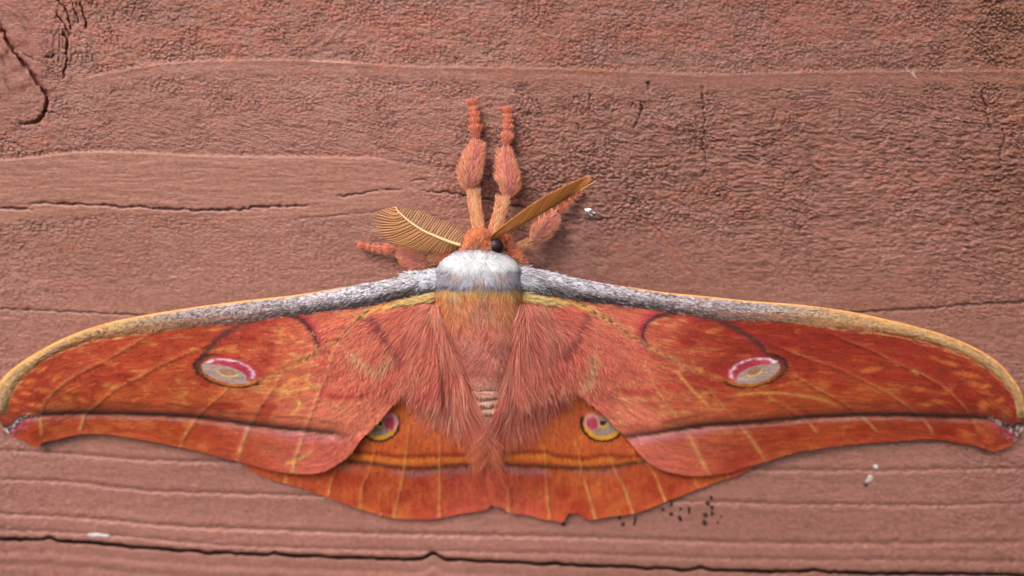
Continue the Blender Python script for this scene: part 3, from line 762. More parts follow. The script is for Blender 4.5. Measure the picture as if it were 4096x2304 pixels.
# ---- hindwings
HIND = {
 -1: dict(
  top=[(1905, 1330), (1800, 1400), (1650, 1480), (1450, 1600), (1250, 1720), (1080, 1800), (955, 1838)],
  bot=[(1930, 1480), (1956, 1640), (1968, 1765), (1972, 1880), (1972, 1960), (1966, 2010), (1950, 2034), (1904, 2047), (1842, 2055), (1780, 2068), (1722, 2077), (1655, 2077), (1593, 2075), (1540, 2066), (1490, 2052), (1424, 2031), (1345, 2003), (1283, 1980), (1200, 1949), (1130, 1931), (1077, 1917), (1019, 1891), (967, 1854), (955, 1838)],
  eye=(1517, 1690, 76, 71, 0),
  b1=[(1340, 1795), (1432, 1808), (1531, 1815), (1573, 1824), (1640, 1824), (1697, 1819), (1800, 1818), (1960, 1815)],
  b2=[(1300, 1825), (1395, 1844), (1490, 1855), (1573, 1868), (1655, 1874), (1738, 1870), (1821, 1862), (1904, 1857), (1975, 1856)],
  veins=[[(1345, 1870), (1337, 1894), (1322, 1930), (1312, 1980)], [(1500, 1800), (1490, 1840), (1470, 1900), (1448, 1943), (1440, 2034)],
         [(1640, 1690), (1631, 1749), (1618, 1856), (1602, 1947), (1585, 2020), (1577, 2068)], [(1760, 1750), (1757, 1873), (1758, 1960), (1757, 2066)], [(1150, 1880), (1140, 1930)]]),
 1: dict(
  top=[(1975, 1330), (2060, 1400), (2200, 1480), (2380, 1600), (2600, 1740), (2850, 1820), (3030, 1845)],
  bot=[(1990, 1480), (1985, 1640), (1968, 1765), (1958, 1815), (1944, 1865), (1944, 1910), (1952, 1970), (1962, 2015), (1980, 2026), (2012, 2033), (2037, 2052), (2095, 2058), (2166, 2076), (2215, 2083), (2246, 2089), (2258, 2080), (2265, 2062), (2282, 2053), (2315, 2055), (2327, 2068), (2356, 2078), (2385, 2077), (2447, 2066), (2538, 2053), (2621, 2024), (2671, 2003), (2725, 1983), (2787, 1958), (2849, 1935), (2911, 1914), (2952, 1903), (3011, 1867), (3030, 1845)],
  eye=(2412, 1690, 82, 72, 0),
  b1=[(1960, 1812), (2100, 1806), (2186, 1807), (2230, 1822), (2290, 1827), (2352, 1832), (2400, 1820), (2447, 1819), (2490, 1827), (2560, 1822)],
  b2=[(1940, 1856), (2000, 1857), (2100, 1862), (2178, 1865), (2260, 1870), (2352, 1874), (2414, 1870), (2497, 1857), (2580, 1845), (2640, 1840)],
  veins=[[(2180, 1790), (2182, 1873), (2186, 1948), (2197, 2072)], [(2300, 1770), (2315, 1815), (2323, 1869), (2340, 1931), (2360, 1997), (2381, 2074)],
         [(2404, 1770), (2414, 1782), (2443, 1840), (2464, 1894), (2497, 1952), (2518, 2014), (2532, 2054)], [(2535, 1800), (2540, 1840), (2588, 1856), (2621, 1902), (2642, 1956), (2663, 2008)],
         [(2765, 1895), (2774, 1910), (2797, 1958)], [(2905, 1890), (2915, 1915)], [(2030, 1950), (2033, 2045)]]),
}
NHU, NHV = 330, 150

def hind_h(X, Y):
    d = np.abs(X - 1955)
    return (0.65 + 4.6 * np.exp(-(d / 420) ** 1.2) * ss(2080, 1450, Y) + 0.6 * ss(900, 500, d)) * (1 - 0.35 * ss(1850, 2080, Y))

def hindwing(s):
    D = HIND[s]
    T = spline(D['top'], NHU); B = spline(D['bot'], NHU)
    v = np.linspace(0, 1, NHV)
    X = T[:, 0:1] * (1 - v) + B[:, 0:1] * v
    Y = T[:, 1:2] * (1 - v) + B[:, 1:2] * v
    d = np.abs(X - 1955)
    st1 = fbm(X / 5, Y / 42, 400 + s, 3); st2 = fbm(X / 18, Y / 90, 410 + s, 3)
    mo = fbm(X / 70, Y / 60, 420 + s, 3)
    e = D['eye']
    c = np.empty(X.shape + (3,)); c[:] = (198, 96, 48)
    b2 = np.interp(X, [p[0] for p in D['b2']], [p[1] for p in D['b2']])
    b1 = np.interp(X, [p[0] for p in D['b1']], [p[1] for p in D['b1']])
    c = mix(c, (206, 112, 84), ss(460, 160, d) * ss(1860, 1640, Y) * 0.9)
    c = mix(c, (214, 122, 44), ss(0.1, 0.6, mo) * ss(1880, 1780, Y) * 0.6)
    be = ss(0, 18, Y - b2)
    c = mix(c, (190, 84, 50), be * 0.9)
    c = mix(c, (206, 112, 56), be * ss(0.05, 0.5, mo) * 0.65)
    c = mix(c, (164, 52, 32), be * ss(0.1, 0.6, -mo) * 0.6)
    c = mix(c, (200, 84, 66), be * ss(1960, 2060, Y) * ss(350, 200, d) * 0.5)
    c = mix(c, (196, 92, 76), be * ss(300, 60, d) * 0.6)
    c = mix(c, (222, 140, 48), gs(Y - b1 - 22, 12) * 0.6)
    c = mix(c, (136, 48, 26), gs(Y - b1 + 4 * st1, 8) * 0.75)
    c = mix(c, (58, 32, 30), gs(Y - b2 + 4 * st1, 10) * (0.75 + 0.25 * st2) * 0.9)
    c = mix(c, (164, 122, 138), gs(Y - b2 - 22 + 6 * vn(X / 40, Y * 0, 430), 13) * ss(-0.5, 0.4, vn(X / 80, Y / 80, 431)) * 0.65)
    # eyespot
    p, q, r = ell(X, Y, e)
    rw = r + 0.06 * st1
    body = p * -s
    c = mix(c, (30, 20, 16), gs(rw - 1.05, 0.07) * np.maximum(ss(0.25, 0.7, q) * 0.9, ss(0.3, 0.8, body)) * ss(-0.45, -0.2, q))
    c = mix(c, (214, 156, 50), ss(1.0, 0.95, rw) * ss(-0.1, 0.1, q))
    c = mix(c, (158, 134, 124), ss(0.78, 0.72, rw) * ss(-0.6, -0.1, q))
    c = mix(c, (224, 176, 60), gs(rw - 0.24, 0.07) * (q > 0) * 0.9)
    c = mix(c, (36, 22, 18), ss(0.20, 0.12, rw) * ss(-0.02, 0.06, q + 0.1) * 0.9)
    px_, py_ = e[0] - s * 46, e[1] - 3
    rr = np.hypot((X - px_) / 27, (Y - py_) / 32)
    c = mix(c, (222, 158, 170), ss(1.25, 1.0, rr + 0.22 * st1) * 0.8)
    c = mix(c, (178, 58, 82), ss(1.1, 0.6, np.hypot((X - px_ - s * 4) / 26, (Y - py_ - 7) / 30) + 0.2 * st1) * 0.92)
    ridge = np.zeros_like(X)
    for pts in D['veins']:
        dd, tt = pdist(pts, X, Y, 60)
        c = mix(c, (222, 168, 96), gs(dd + 1.5 * st2, 6.5 * (0.45 + 0.55 * tt)) * (0.35 + 0.55 * tt) * (0.85 + 0.3 * vn(X / 25, Y / 25, 440)))
        ridge = np.maximum(ridge, gs(dd, 8))
    c = c * (1 + 0.10 * st1 + 0.05 * st2 + 0.06 * vn(X / 5, Y / 5, 450))[..., None]
    c = np.clip(c * np.array((0.95, 0.92, 0.9)), 6, 250)
    h = hind_h(X, Y) + 0.08 * ridge + 0.12 * fbm(X / 120, Y / 120, 460 + s, 2) + 0.02 * st2
    h = h + (0.25 if s > 0 else -0.05) * ss(160, 20, d)
    h = np.maximum(h, 0.5)
    pts = P(X, Y, h)
    F = gridfaces(NHU, NHV)
    rb = r.ravel()[F].mean(1) < 1.0

    def sub(name, mask, parent, label=None):
        f = F[mask]
        used, inv = np.unique(f, return_inverse=True)
        o = mk(name, pts.reshape(-1, 3)[used], inv.reshape(-1, 4), c.reshape(-1, 3)[used], M_WING, parent, M0)
        if label:
            o['label'] = label
        return o
    wing = sub('hindwing', ~rb, moth)
    sub('eyespot', rb, wing, 'half hidden eyespot with yellow and black lower rim')
    N = 9000
    G = np.gradient(pts, axis=0); Gv = np.gradient(pts, axis=1)
    wgt = np.linalg.norm(np.cross(G, Gv), axis=-1).ravel() * ss(1560, 1700, Y).ravel()
    idx = rng.choice(NHU * NHV, N, p=wgt / wgt.sum())
    iu, iv = np.unravel_index(idx, (NHU, NHV))
    cc = c[iu, iv] * rng.uniform(0.84, 1.14, N)[:, None]
    x, y = X[iu, iv], Y[iu, iv]
    dv = pv(s * 0.12 * np.ones(N), np.ones(N), 0) / S + rng.normal(0, 0.15, (N, 3))
    ok = (iv < NHV - 8) & (r[iu, iv] > 1.1)
    ribbons('wing_scales', pts[iu, iv][ok], dv[ok], np.tile([0, -1.0, 0], (N, 1))[ok], (rng.uniform(0.25, 0.55, N) * 1e-3)[ok], (rng.uniform(0.03, 0.05, N) * 1e-3)[ok], cc[ok], np.clip(cc * 1.05, 0, 250)[ok], M_FUR, wing, M0, seg=2, lift=0.14, bend=0.1, twist=0.35)
    return wing

hindL = hindwing(-1)
hindR = hindwing(1)

# ---- body: head, thorax and abdomen in one skin
bs = np.array([  # photo row, centre, half width, top mm, underside mm
    (916, 1914, 6, 4.6, 3.6), (924, 1914, 26, 5.8, 2.6), (940, 1914, 44, 7.0, 1.8), (962, 1914, 54, 7.8, 1.5), (985, 1914, 60, 8.0, 1.4), (1003, 1914, 78, 8.0, 1.3),
    (1018, 1914, 112, 8.3, 1.2), (1040, 1914, 142, 8.8, 1.1), (1075, 1914, 170, 9.1, 1.0), (1130, 1914, 178, 9.2, 1.0), (1180, 1915, 176, 9.0, 1.0), (1240, 1917, 168, 8.7, 1.0), (1300, 1922, 156, 8.4, 1.0),
    (1345, 1930, 142, 8.2, 1.0), (1400, 1937, 122, 7.9, 1.0), (1470, 1943, 100, 7.6, 1.0), (1540, 1945, 78, 7.0, 1.0), (1600, 1949, 60, 6.3, 1.0), (1660, 1953, 45, 5.5, 1.0), (1705, 1956, 30, 4.7, 1.2), (1735, 1957, 15, 4.0, 1.6), (1750, 1957, 3, 3.2, 2.4)])

def body_pt(y, ph):
    y = np.asarray(y, float)
    cx, hw, tp, lo = (np.interp(y, bs[:, 0], bs[:, k]) for k in (1, 2, 3, 4))
    seg = ss(1520, 1610, y) * ss(1740, 1700, y)
    tp = tp + 0.34 * seg * np.abs(np.sin((y - 1550 - 16 * np.cos(ph) + 9 * vn(y / 45, ph * 1.3, 501)) / 36 * np.pi)) + 0.14 * seg * vn(y / 10, ph * 2.2, 500)
    sg = np.sign(np.sin(ph)) * np.abs(np.sin(ph)) ** 0.85
    h = (tp + lo) / 2 + (tp - lo) / 2 * np.sign(np.cos(ph)) * np.abs(np.cos(ph)) ** 0.62
    return cx + hw * sg, y + 0 * ph, h

def body_col(x, y):
    dx = x - np.interp(y, bs[:, 0], bs[:, 1])
    a = np.abs(dx)
    n = fbm(x / 14, y / 30, 510, 3)
    c = np.empty(x.shape + (3,)); c[:] = (222, 142, 100)                        # head
    col = np.empty_like(c); col[:] = (188, 180, 190)
    yw = 1062 - 22 * (a / 140) ** 2
    th = 40 - 13 * np.clip(a / 140, 0, 1)
    wh = np.exp(-(np.abs(y - yw + 4 * n) / th) ** 4) * ss(172, 140, a)
    col = mix(col, (146, 135, 142), ss(1112, 1138, y + 8 * n) * 0.75)
    col = mix(col, (226, 224, 234), gs(y - 1105, 26) * ss(110, 60, a) * 0.6)
    col = mix(col, (222, 168, 112), gs(np.hypot((a - 85) / 1.4, y - 1100), 14) * 0.35 + gs(np.hypot(a, (y - 1122)), 15) * 0.45)
    col = mix(col, (252, 252, 255), wh)
    c = c * (1 - ss(998, 1006, y)[..., None]) + col * ss(998, 1006, y)[..., None]
    th_ = np.empty_like(c); th_[:] = (255, 166, 116)
    th_ = mix(th_, (244, 152, 130), gs(a, 60) * ss(1175, 1215, y) * 0.85)
    th_ = mix(th_, (255, 202, 130), ss(1190, 1150, y + 12 * n) * 0.9)
    for ax, ay in ((1819, 1178), (1933, 1181), (1906, 1246), (1965, 1240)):
        th_ = mix(th_, (238, 196, 158), gs(np.hypot(x - ax, (y - ay) * 0.7), 20) * 0.7)
    th_ = mix(th_, (242, 150, 132), ss(1245, 1320, y + 14 * n) * 0.9)
    ab = np.empty_like(c); ab[:] = (242, 156, 140)
    ab = mix(ab, (238, 190, 168), ss(1490, 1600, y) * 0.85)
    ab = mix(ab, (220, 150, 132), ss(1690, 1720, y) * 0.8)
    th_ = th_ * (1 - ss(1325, 1350, y)[..., None]) + ab * ss(1325, 1350, y)[..., None]
    k = ss(1136, 1146, y + 5 * n)[..., None]
    return c * (1 - k) + th_ * k

yy = np.r_[np.linspace(916, 1540, 110), np.linspace(1543, 1750, 90)]
ph = np.linspace(-np.pi, np.pi, 72, endpoint=False)
YY, PH = np.meshgrid(yy, ph, indexing='ij')
bx, by, bh = body_pt(YY, PH)
ii = np.arange(YY.size).reshape(YY.shape); jj = np.roll(ii, -1, 1)
BF = np.stack([ii[:-1], jj[:-1], jj[1:], ii[1:]], -1).reshape(-1, 4)
bpts = P(bx, by, bh)
bvert = np.vstack([bpts.reshape(-1, 3), bpts[0].mean(0)[None], bpts[-1].mean(0)[None]])
nb = YY.size; m_ = YY.shape[1]
BT = np.vstack([np.stack([np.full(m_, nb), jj[0], ii[0]], 1), np.stack([np.full(m_, nb + 1), ii[-1], jj[-1]], 1)])
bc = body_col(bx, by)
body = mk('body', bvert, [BF, BT], np.vstack([bc.reshape(-1, 3), bc[0, :1], bc[-1, :1]]), M_FUR, moth, M0)

def body_fur(name, N, y0, y1, phmax, Lmm, dirf, wmm=(0.05, 0.085), lift=0.3, bend=0.35, var=0.14, jit=0.18, tip=1.06, clump=0.35, ypow=1.0, twist=0.5):
    y = y0 + (y1 - y0) * rng.random(N) ** ypow
    p_ = np.arcsin(rng.uniform(-math.sin(min(phmax, 1.57)), math.sin(min(phmax, 1.57)), N)) * 1.0
    p_ = np.clip(p_ * 1.05, -phmax, phmax)
    x, yy_, h = body_pt(y, p_)
    e = 1e-2
    P0 = P(x, yy_, h)
    P1 = P(*body_pt(y + 4, p_)); P2 = P(*body_pt(y, p_ + e))
    nr = unit(np.cross(P1 - P0, P2 - P0)); nr = nr * np.where((nr * np.stack([np.sin(p_), -np.cos(p_), 0 * p_], 1)).sum(1) < 0, -1, 1)[:, None]
    dx, dy = dirf(x, y, p_)
    cn = fbm(x / 22, y / 40, 520, 2)
    dx = dx + clump * cn
    d = pv(dx, dy, 0) / S
    d = unit(d) + rng.normal(0, jit, (N, 3))
    d = d - nr * (d * nr).sum(1)[:, None]
    c = body_col(x + 1.5 * rng.normal(0, 3, N), y + rng.normal(0, 5, N))
    c = c * (1 + var * rng.normal(0, 1, N) + 0.10 * cn)[:, None]
    L = Lmm(y) * 1e-3 * rng.uniform(0.65, 1.25, N)
    return ribbons(name, P0, d, nr, L, rng.uniform(*wmm, N) * 1e-3, np.clip(c * 0.94, 8, 253), np.clip(c * tip, 8, 254), M_FUR, body, M0, seg=4, lift=lift, bend=bend, twist=twist)

body_fur('head_fur', 2600, 917, 1003, 1.5, lambda y: 0.9 + 0 * y, lambda x, y, p: ((x - 1914) / 45, (y - 1015) / 45), lift=0.5, bend=0.25, jit=0.35)
body_fur('collar_fur', 5200, 1002, 1140, 1.6, lambda y: 0.85 + 0.35 * ss(1060, 1140, y), lambda x, y, p: ((x - 1914) / 150, np.where(y < 1040, (y - 1048) / 30, 0.25 + (y - 1040) / 70)), wmm=(0.05, 0.08), lift=0.20, bend=0.22, var=0.10, jit=0.2, clump=0.25, twist=0.35)
body_fur('thorax_fur', 7500, 1128, 1345, 1.65, lambda y: 2.0 + 0.5 * ss(1150, 1300, y), lambda x, y, p: (0.75 * ((x - 1914) / 165) ** 3 + 0.2 * (x - 1914) / 165 - 0.2 * np.sin((x - 1914) / 55), 1.0 + 0 * y), wmm=(0.045, 0.07), lift=0.13, bend=0.20, jit=0.13, twist=0.35)
body_fur('abdomen_fur', 5200, 1330, 1570, 1.6, lambda y: 1.7 - 1.2 * ss(1400, 1560, y), lambda x, y, p: (0.35 * np.sin((x - 1937) / 36 + y / 60), 1.0 + 0 * y), wmm=(0.045, 0.07), lift=0.2, bend=0.25, jit=0.25, twist=0.4)
body_fur('tail_fur', 1300, 1520, 1748, 1.5, lambda y: 0.55 + 0 * y, lambda x, y, p: (0.1 * np.sin(x / 9), 1.0 + 0 * y), wmm=(0.04, 0.06), lift=0.2, bend=0.25, jit=0.3)

# long wing-root fur on both sides of the abdomen
def root_fur(s, parent, N):
    y = rng.uniform(1215, 1815, N)
    inner = np.interp(y, [1215, 1330, 1478, 1566, 1654, 1740, 1800], [178, 158, 104, 72, 47, 13, 3])
    spread = np.interp(y, [1215, 1330, 1450, 1600, 1700, 1800], [130, 210, 240, 255, 230, 170])
    cx = np.interp(y, bs[:, 0], bs[:, 1]); cx = np.where(y > 1750, 1958, cx)
    rr = rng.random(N) ** 1.35
    lat = inner - 14 + rr * spread
    x = cx + s * lat
    h = np.interp(y, [1215, 1350, 1500, 1650, 1800], [7.7, 7.2, 6.5, 4.9, 3.2]) - np.interp(y, [1215, 1500, 1800], [2.0, 2.3, 1.8]) * rr - 0.2
    d_ = np.abs(x - 1920)
    n = fbm(x / 38, y / 120, 530 + s, 3)
    # flow: hair beside the abdomen falls along it and closes over its flanks, hair further out leaves the shoulder sideways
    k = ss(1230, 1480, y)
    nearb = ss(0.35, 0.08, rr)
    dx = s * ((0.80 * (1 - k) + 0.16 * k + 0.25 * rr * k) * (1 - nearb) - (0.16 + 0.30 * ss(1480, 1680, y)) * nearb) + 0.38 * n
    dy = 0.75 + 0.35 * k
    L = np.interp(y, [1215, 1330, 1500, 1650, 1815], [2.6, 4.2, 5.2, 5.0, 3.4]) * rng.uniform(0.6, 1.15, N) * (1 - 0.55 * rr)
    base = np.array((240, 152, 132), float)
    c = np.tile(base, (N, 1))
    c = mix(c, (216, 116, 106), ss(0.1, 0.6, n) * 0.6)
    c = mix(c, (234, 172, 140), ss(0.1, 0.6, -n) * 0.65)
    c = mix(c, (230, 132, 90), ss(1600, 1790, y) * 0.75)
    c = mix(c, (150, 74, 80), gs(np.hypot((d_ - 300) / 40, (y - 1590) / 60), 1) * 0.4)
    c = mix(c, (244, 204, 172), (rng.random(N) < 0.10) * 0.5)
    c = mix(c, (178, 84, 70), (rng.random(N) < 0.12) * 0.6)
    c = c * (1 + 0.13 * rng.normal(0, 1, N))[:, None]
    d = pv(dx, dy, 0) / S + rng.normal(0, 0.13, (N, 3))
    nr = unit(np.stack([s * 0.15 * np.ones(N), -np.ones(N), -0.1 * np.ones(N)], 1))
    sway = pv(-s * 0.25 * ss(1400, 1600, y) * (1 - rr) + 0.25 * fbm(x / 60, y / 60, 540, 2), 0.1, 0) / S
    return ribbons('root_fur', P(x, y, h), d, nr, L * 1e-3, rng.uniform(0.04, 0.07, N) * 1e-3, np.clip(c * 0.97, 8, 250), np.clip(c * 1.05 + 3, 8, 252), M_FUR, parent, M0, seg=5, lift=0.10, bend=0.22, sway=sway, twist=0.4)

root_fur(-1, hindL, 11000)
root_fur(1, hindR, 11000)

# fur where the forewings leave the body
def shoulder_fur(s, parent, N):
    d_ = 150 + 520 * rng.random(N) ** 1.5
    x = 1915 + s * d_
    y = rng.uniform(1190, 1640, N)
    y = y + 18 * rng.normal(0, 1, N)
    ok = (y > 1205 + 0.24 * np.maximum(d_ - 170, 0)) & (y < 1640 - 0.10 * d_ - 110 * rng.random(len(y)) ** 2)
    x, y, d_ = x[ok], y[ok], d_[ok]; N = len(x)
    n = fbm(x / 50, y / 50, 550 + s, 3)
    h = 0.95 + 5.9 * np.exp(-((d_ + 5) / 740) ** 1.2) + 0.45 - 0.5 * ss(1450, 1650, y)
    c = np.tile(np.array((230, 138, 120), float), (N, 1))
    c = mix(c, (230, 164, 134), ss(0, 0.5, n) * 0.6)
    c = mix(c, (214, 110, 102), ss(0, 0.5, -n) * 0.5)
    di, ti = pdist(FORE[s]['inner'], x, y, 100)
    c = mix(c, (140, 74, 82), gs(di, 15) * 0.75)
    dw, _ = pdist(FORE[s]['wedge'], x, y, 100)
    c = mix(c, (230, 190, 150), gs(dw, 26) * 0.7)
    c = c * (1 + 0.10 * rng.normal(0, 1, N))[:, None]
    d = pv(s * (0.9 - 0.5 * ss(1300, 1500, y)), 0.45 + 0.55 * ss(1250, 1450, y), 0) / S + rng.normal(0, 0.16, (N, 3))
    L = np.interp(d_, [150, 300, 450, 670], [2.2, 1.5, 0.9, 0.5]) * rng.uniform(0.5, 1.3, N)
    ribbons('shoulder_fur', P(x, y, h), d, np.tile([0, -1.0, 0], (N, 1)), L * 1e-3, rng.uniform(0.04, 0.06, N) * 1e-3, np.clip(c * 0.97, 8, 250), np.clip(c * 1.04, 8, 250), M_FUR, parent, M0, seg=3, lift=0.10, bend=0.16, twist=0.35)
    # pale tuft on the wing hinge
    N = 1500
    x = 1915 + s * (158 + 150 * rng.random(N) ** 1.4); y = 1085 + 0.12 * (np.abs(x - 1915) - 165) + rng.uniform(-10, 85, N)
    q = (y - 1075 - 0.12 * (np.abs(x - 1915) - 165)) / 95
    c = np.tile(np.array((238, 238, 246), float), (N, 1)); c = mix(c, (120, 108, 114), ss(0.55, 0.95, q) * 0.8)
    c = c * (1 + 0.09 * rng.normal(0, 1, N))[:, None]
    h = 0.95 + 5.9 * np.exp(-(np.abs(x - 1915) / 740) ** 1.2) + 0.15 + 1.05 * np.sin(np.pi * np.clip(q, 0, 1)) * ss(320, 220, np.abs(x - 1915))
    d = pv(s * 0.8, 0.2 + 0.7 * (q - 0.3), 0) / S + rng.normal(0, 0.2, (N, 3))
    ribbons('hinge_fur', P(x, y, h), d, np.tile([0, -1.0, 0], (N, 1)), rng.uniform(0.4, 0.85, N) * 1e-3, rng.uniform(0.05, 0.08, N) * 1e-3, np.clip(c, 8, 252), np.clip(c * 1.03, 8, 254), M_FUR, parent, M0, seg=3, lift=0.3, bend=0.35)
    # yellow tuft below it
    N = 700
    x = 1915 + s * rng.uniform(165, 330, N); a_ = np.abs(x - 1915) - 165; y = 1178 + 0.2 * a_ + rng.uniform(-12, 22, N) * (1 - a_ / 260)
    c = np.tile(np.array((255, 218, 154), float), (N, 1)) * (1 + 0.12 * rng.normal(0, 1, N))[:, None]
    h = 0.95 + 5.9 * np.exp(-((a_ + 165) / 740) ** 1.2) + 0.75 - 0.003 * a_
    d = pv(s * 1.0, 0.25, 0) / S + rng.normal(0, 0.13, (N, 3))
    ribbons('yellow_fur', P(x, y, h), d, np.tile([0, -1.0, 0], (N, 1)), rng.uniform(0.8, 1.7, N) * 1e-3, rng.uniform(0.045, 0.07, N) * 1e-3, np.clip(c * 0.96, 8, 252), np.clip(c * 1.04, 8, 254), M_FUR, parent, M0, seg=3, lift=0.25, bend=0.3)

shoulder_fur(-1, wingL, 7500)
shoulder_fur(1, wingR, 7500)

# ---- eyes
def ball(name, x, y, h, rx, ry, rh, mat, parent):
    u = np.linspace(0, np.pi, 20); v_ = np.linspace(0, 2 * np.pi, 32)
    U_, V_ = np.meshgrid(u, v_, indexing='ij')
    pts = P(x, y, h) + np.stack([rx * S * np.sin(U_) * np.cos(V_), -rh * 1e-3 * np.cos(U_), ry * S * np.sin(U_) * np.sin(V_)], -1)
    return mk(name, pts, gridfaces(20, 32), None, mat, parent, M0)
ball('eye', 1982, 988, 7.1, 31, 32, 0.8, M_EYE, body)
ball('eye', 1851, 1004, 5.6, 22, 22, 1.2, M_EYE, body)

# ---- small helper for fur on limbs
def R1(p):
    p = np.asarray(p, float).copy()
    p[:, 0] = 1350 + p[:, 0] / 1.811; p[:, 1] = 350 + p[:, 1] / 1.811
    if p.shape[1] > 2:
        p[:, 2] = p[:, 2] / 1.811
    return p

def limb_fur(name, prof, N, parent, cols, Lfac=0.55, flare=0.6, wmm=(0.045, 0.07), mid=None, jit=0.12, cap=None):
    """prof rows: x, y, half width px, height mm, running from the body outward; hairs sweep outward and along"""
    q = spline(prof, 80)
    tan = np.gradient(q[:, :2], axis=0); tan /= np.linalg.norm(tan, axis=1)[:, None]
    wt = q[:, 2] + 6
    i = rng.choice(80, N, p=wt / wt.sum())
    lat = rng.uniform(-1, 1, N); lat = np.sign(lat) * np.abs(lat) ** 0.8
    nx, ny = -tan[i, 1], tan[i, 0]
    w_ = q[i, 2]
    x = q[i, 0] + nx * lat * w_ * 0.8; y = q[i, 1] + ny * lat * w_ * 0.8
    h = q[i, 3] + np.sqrt(1 - (0.75 * lat) ** 2) * w_ * S * 1e3 * 0.62
    dx = tan[i, 0] + flare * lat * nx; dy = tan[i, 1] + flare * lat * ny
    d = pv(dx, dy, 0) / S + rng.normal(0, jit, (N, 3))
    nr = pv(nx * lat, ny * lat, 0) / S * 0.6 + np.array([0, -1.0, 0])
    L = Lfac * (w_ + 5) * S * rng.uniform(0.6, 1.2, N)
    n = fbm(x / 8, y / 14, 600, 2)
    c = np.tile(np.array(cols[0], float), (N, 1))
    c = mix(c, cols[1], ss(0, 0.5, n) * 0.55)
    if mid is not None:
        c = mix(c, mid, gs(lat - 0.08, 0.26) * 0.8)
    c = c * (1 + 0.11 * rng.normal(0, 1, N))[:, None]
    return ribbons(name, P(x, y, h), d, nr, L, rng.uniform(*wmm, N) * 1e-3, np.clip(c * 0.94, 8, 250), np.clip(c * 1.08 + 3, 8, 252), M_FUR, parent, M0, seg=3, lift=0.2, bend=0.22, twist=0.4)

def leg(fem, tib, tars):
    fem = R1(fem); tib = R1(tib)
    fem[:, 2] *= 1.25
    parts = []; cols = []

    def add(prof, col, fl=0.62, fac=0.80):
        q = spline(prof, 36)
        V, F, T = tubemesh(P(q[:, 0], q[:, 1], q[:, 3]), q[:, 2] * S * fac, q[:, 2] * S * fac * fl, sides=12)
        parts.append((V, F, T)); cols.append(np.tile(np.array(col, float), (len(V), 1)))
    add(fem, (220, 150, 112), 0.8, 0.95)
    add(tib, (214, 128, 106), 0.62, 0.85)
    th = []
    for (ax, ay, bx_, by_, hw, h) in tars:
        a = np.array([ax, ay], float); b = np.array([bx_, by_], float)
        pr = np.array([[*(a), hw * 0.28, h], [*(a + (b - a) * 0.35), hw * 0.62, h], [*(a + (b - a) * 0.75), hw * 0.95, h], [*b, hw * 0.62, h]])
        pr = R1(pr); th.append(pr)
        add(pr, (216, 118, 94), 0.7, 0.85)
    # joints: thin dark hinges between the segments
    hinge = np.array([[*fem[-1, :2], 5, fem[-1, 3]], [*tib[0, :2], 5, tib[0, 3]]])
    hin = np.vstack([fem[-2:][:, :4], tib[:2][:, :4]]); hin[:, 2] = 5.5
    add(hin, (70, 44, 32), 1, 1)
    hin2 = np.array([[*tib[-2, :2], 5, tib[-2, 3]], [*tib[-1, :2], 5, tib[-1, 3]]] + [[*p_[1, :2], 5, p_[1, 3]] for p_ in th] + [[*th[-1][-1, :2], 4, th[-1][-1, 3] * 0.8]])
    add(hin2, (120, 62, 44), 1, 1)
    V, F = merge(parts)
    lg = mk('leg', V, F, np.vstack(cols), M_FUR, moth, M0)
    limb_fur('femur_fur', fem, 1100, lg, [(242, 172, 134), (246, 200, 158)], 0.7, 0.35, mid=(238, 204, 158))
    limb_fur('tibia_fur', tib, 2300, lg, [(244, 164, 136), (250, 188, 156)], 0.62, 0.85, mid=(222, 146, 146))
    for pr in th:
        limb_fur('tarsus_fur', pr, 440, lg, [(240, 144, 118), (244, 164, 136)], 0.72, 0.7, jit=0.1)
    return lg

leg([(1030, 1085, 30, 5.2), (1020, 1010, 37, 4.6), (1003, 900, 38, 3.8), (990, 815, 40, 3.2), (986, 766, 40, 2.9)],
    [(965, 757, 14, 2.6), (955, 720, 58, 2.5), (955, 665, 80, 2.5), (962, 600, 80, 2.4), (980, 520, 70, 2.2), (1000, 455, 58, 2.0), (1016, 410, 46, 1.8), (1022, 394, 30, 1.7)],
    [(1010, 388, 998, 282, 48, 1.3), (1003, 300, 992, 235, 40, 1.2), (996, 250, 990, 192, 37, 1.1), (992, 205, 982, 155, 34, 1.0), (985, 172, 974, 96, 37, 0.95)])
leg([(1128, 1085, 30, 5.2), (1140, 1020, 38, 4.6), (1172, 920, 38, 3.8), (1190, 850, 42, 3.2), (1195, 815, 44, 2.9)],
    [(1210, 805, 14, 2.6), (1225, 775, 52, 2.5), (1240, 710, 82, 2.5), (1230, 640, 80, 2.4), (1219, 560, 66, 2.2), (1212, 500, 54, 2.0), (1208, 460, 48, 1.8), (1206, 450, 36, 1.7)],
    [(1213, 442, 1232, 338, 46, 1.3), (1225, 352, 1237, 282, 38, 1.2), (1232, 298, 1235, 245, 36, 1.1), (1232, 258, 1230, 207, 33, 1.0), (1231, 222, 1230, 155, 37, 0.95)])
leg([(860, 1215, 30, 4.2), (800, 1228, 32, 3.7), (740, 1240, 32, 3.2), (682, 1252, 30, 2.8)],
    [(668, 1244, 12, 2.5), (650, 1255, 40, 2.4), (615, 1262, 62, 2.3), (570, 1254, 68, 2.2), (520, 1235, 62, 2.0), (475, 1206, 46, 1.8), (446, 1190, 30, 1.6)],
    [(440, 1180, 348, 1168, 38, 1.3), (362, 1172, 298, 1172, 30, 1.2), (308, 1172, 258, 1165, 26, 1.1), (268, 1166, 218, 1154, 24, 1.0), (228, 1156, 155, 1143, 27, 0.95)])
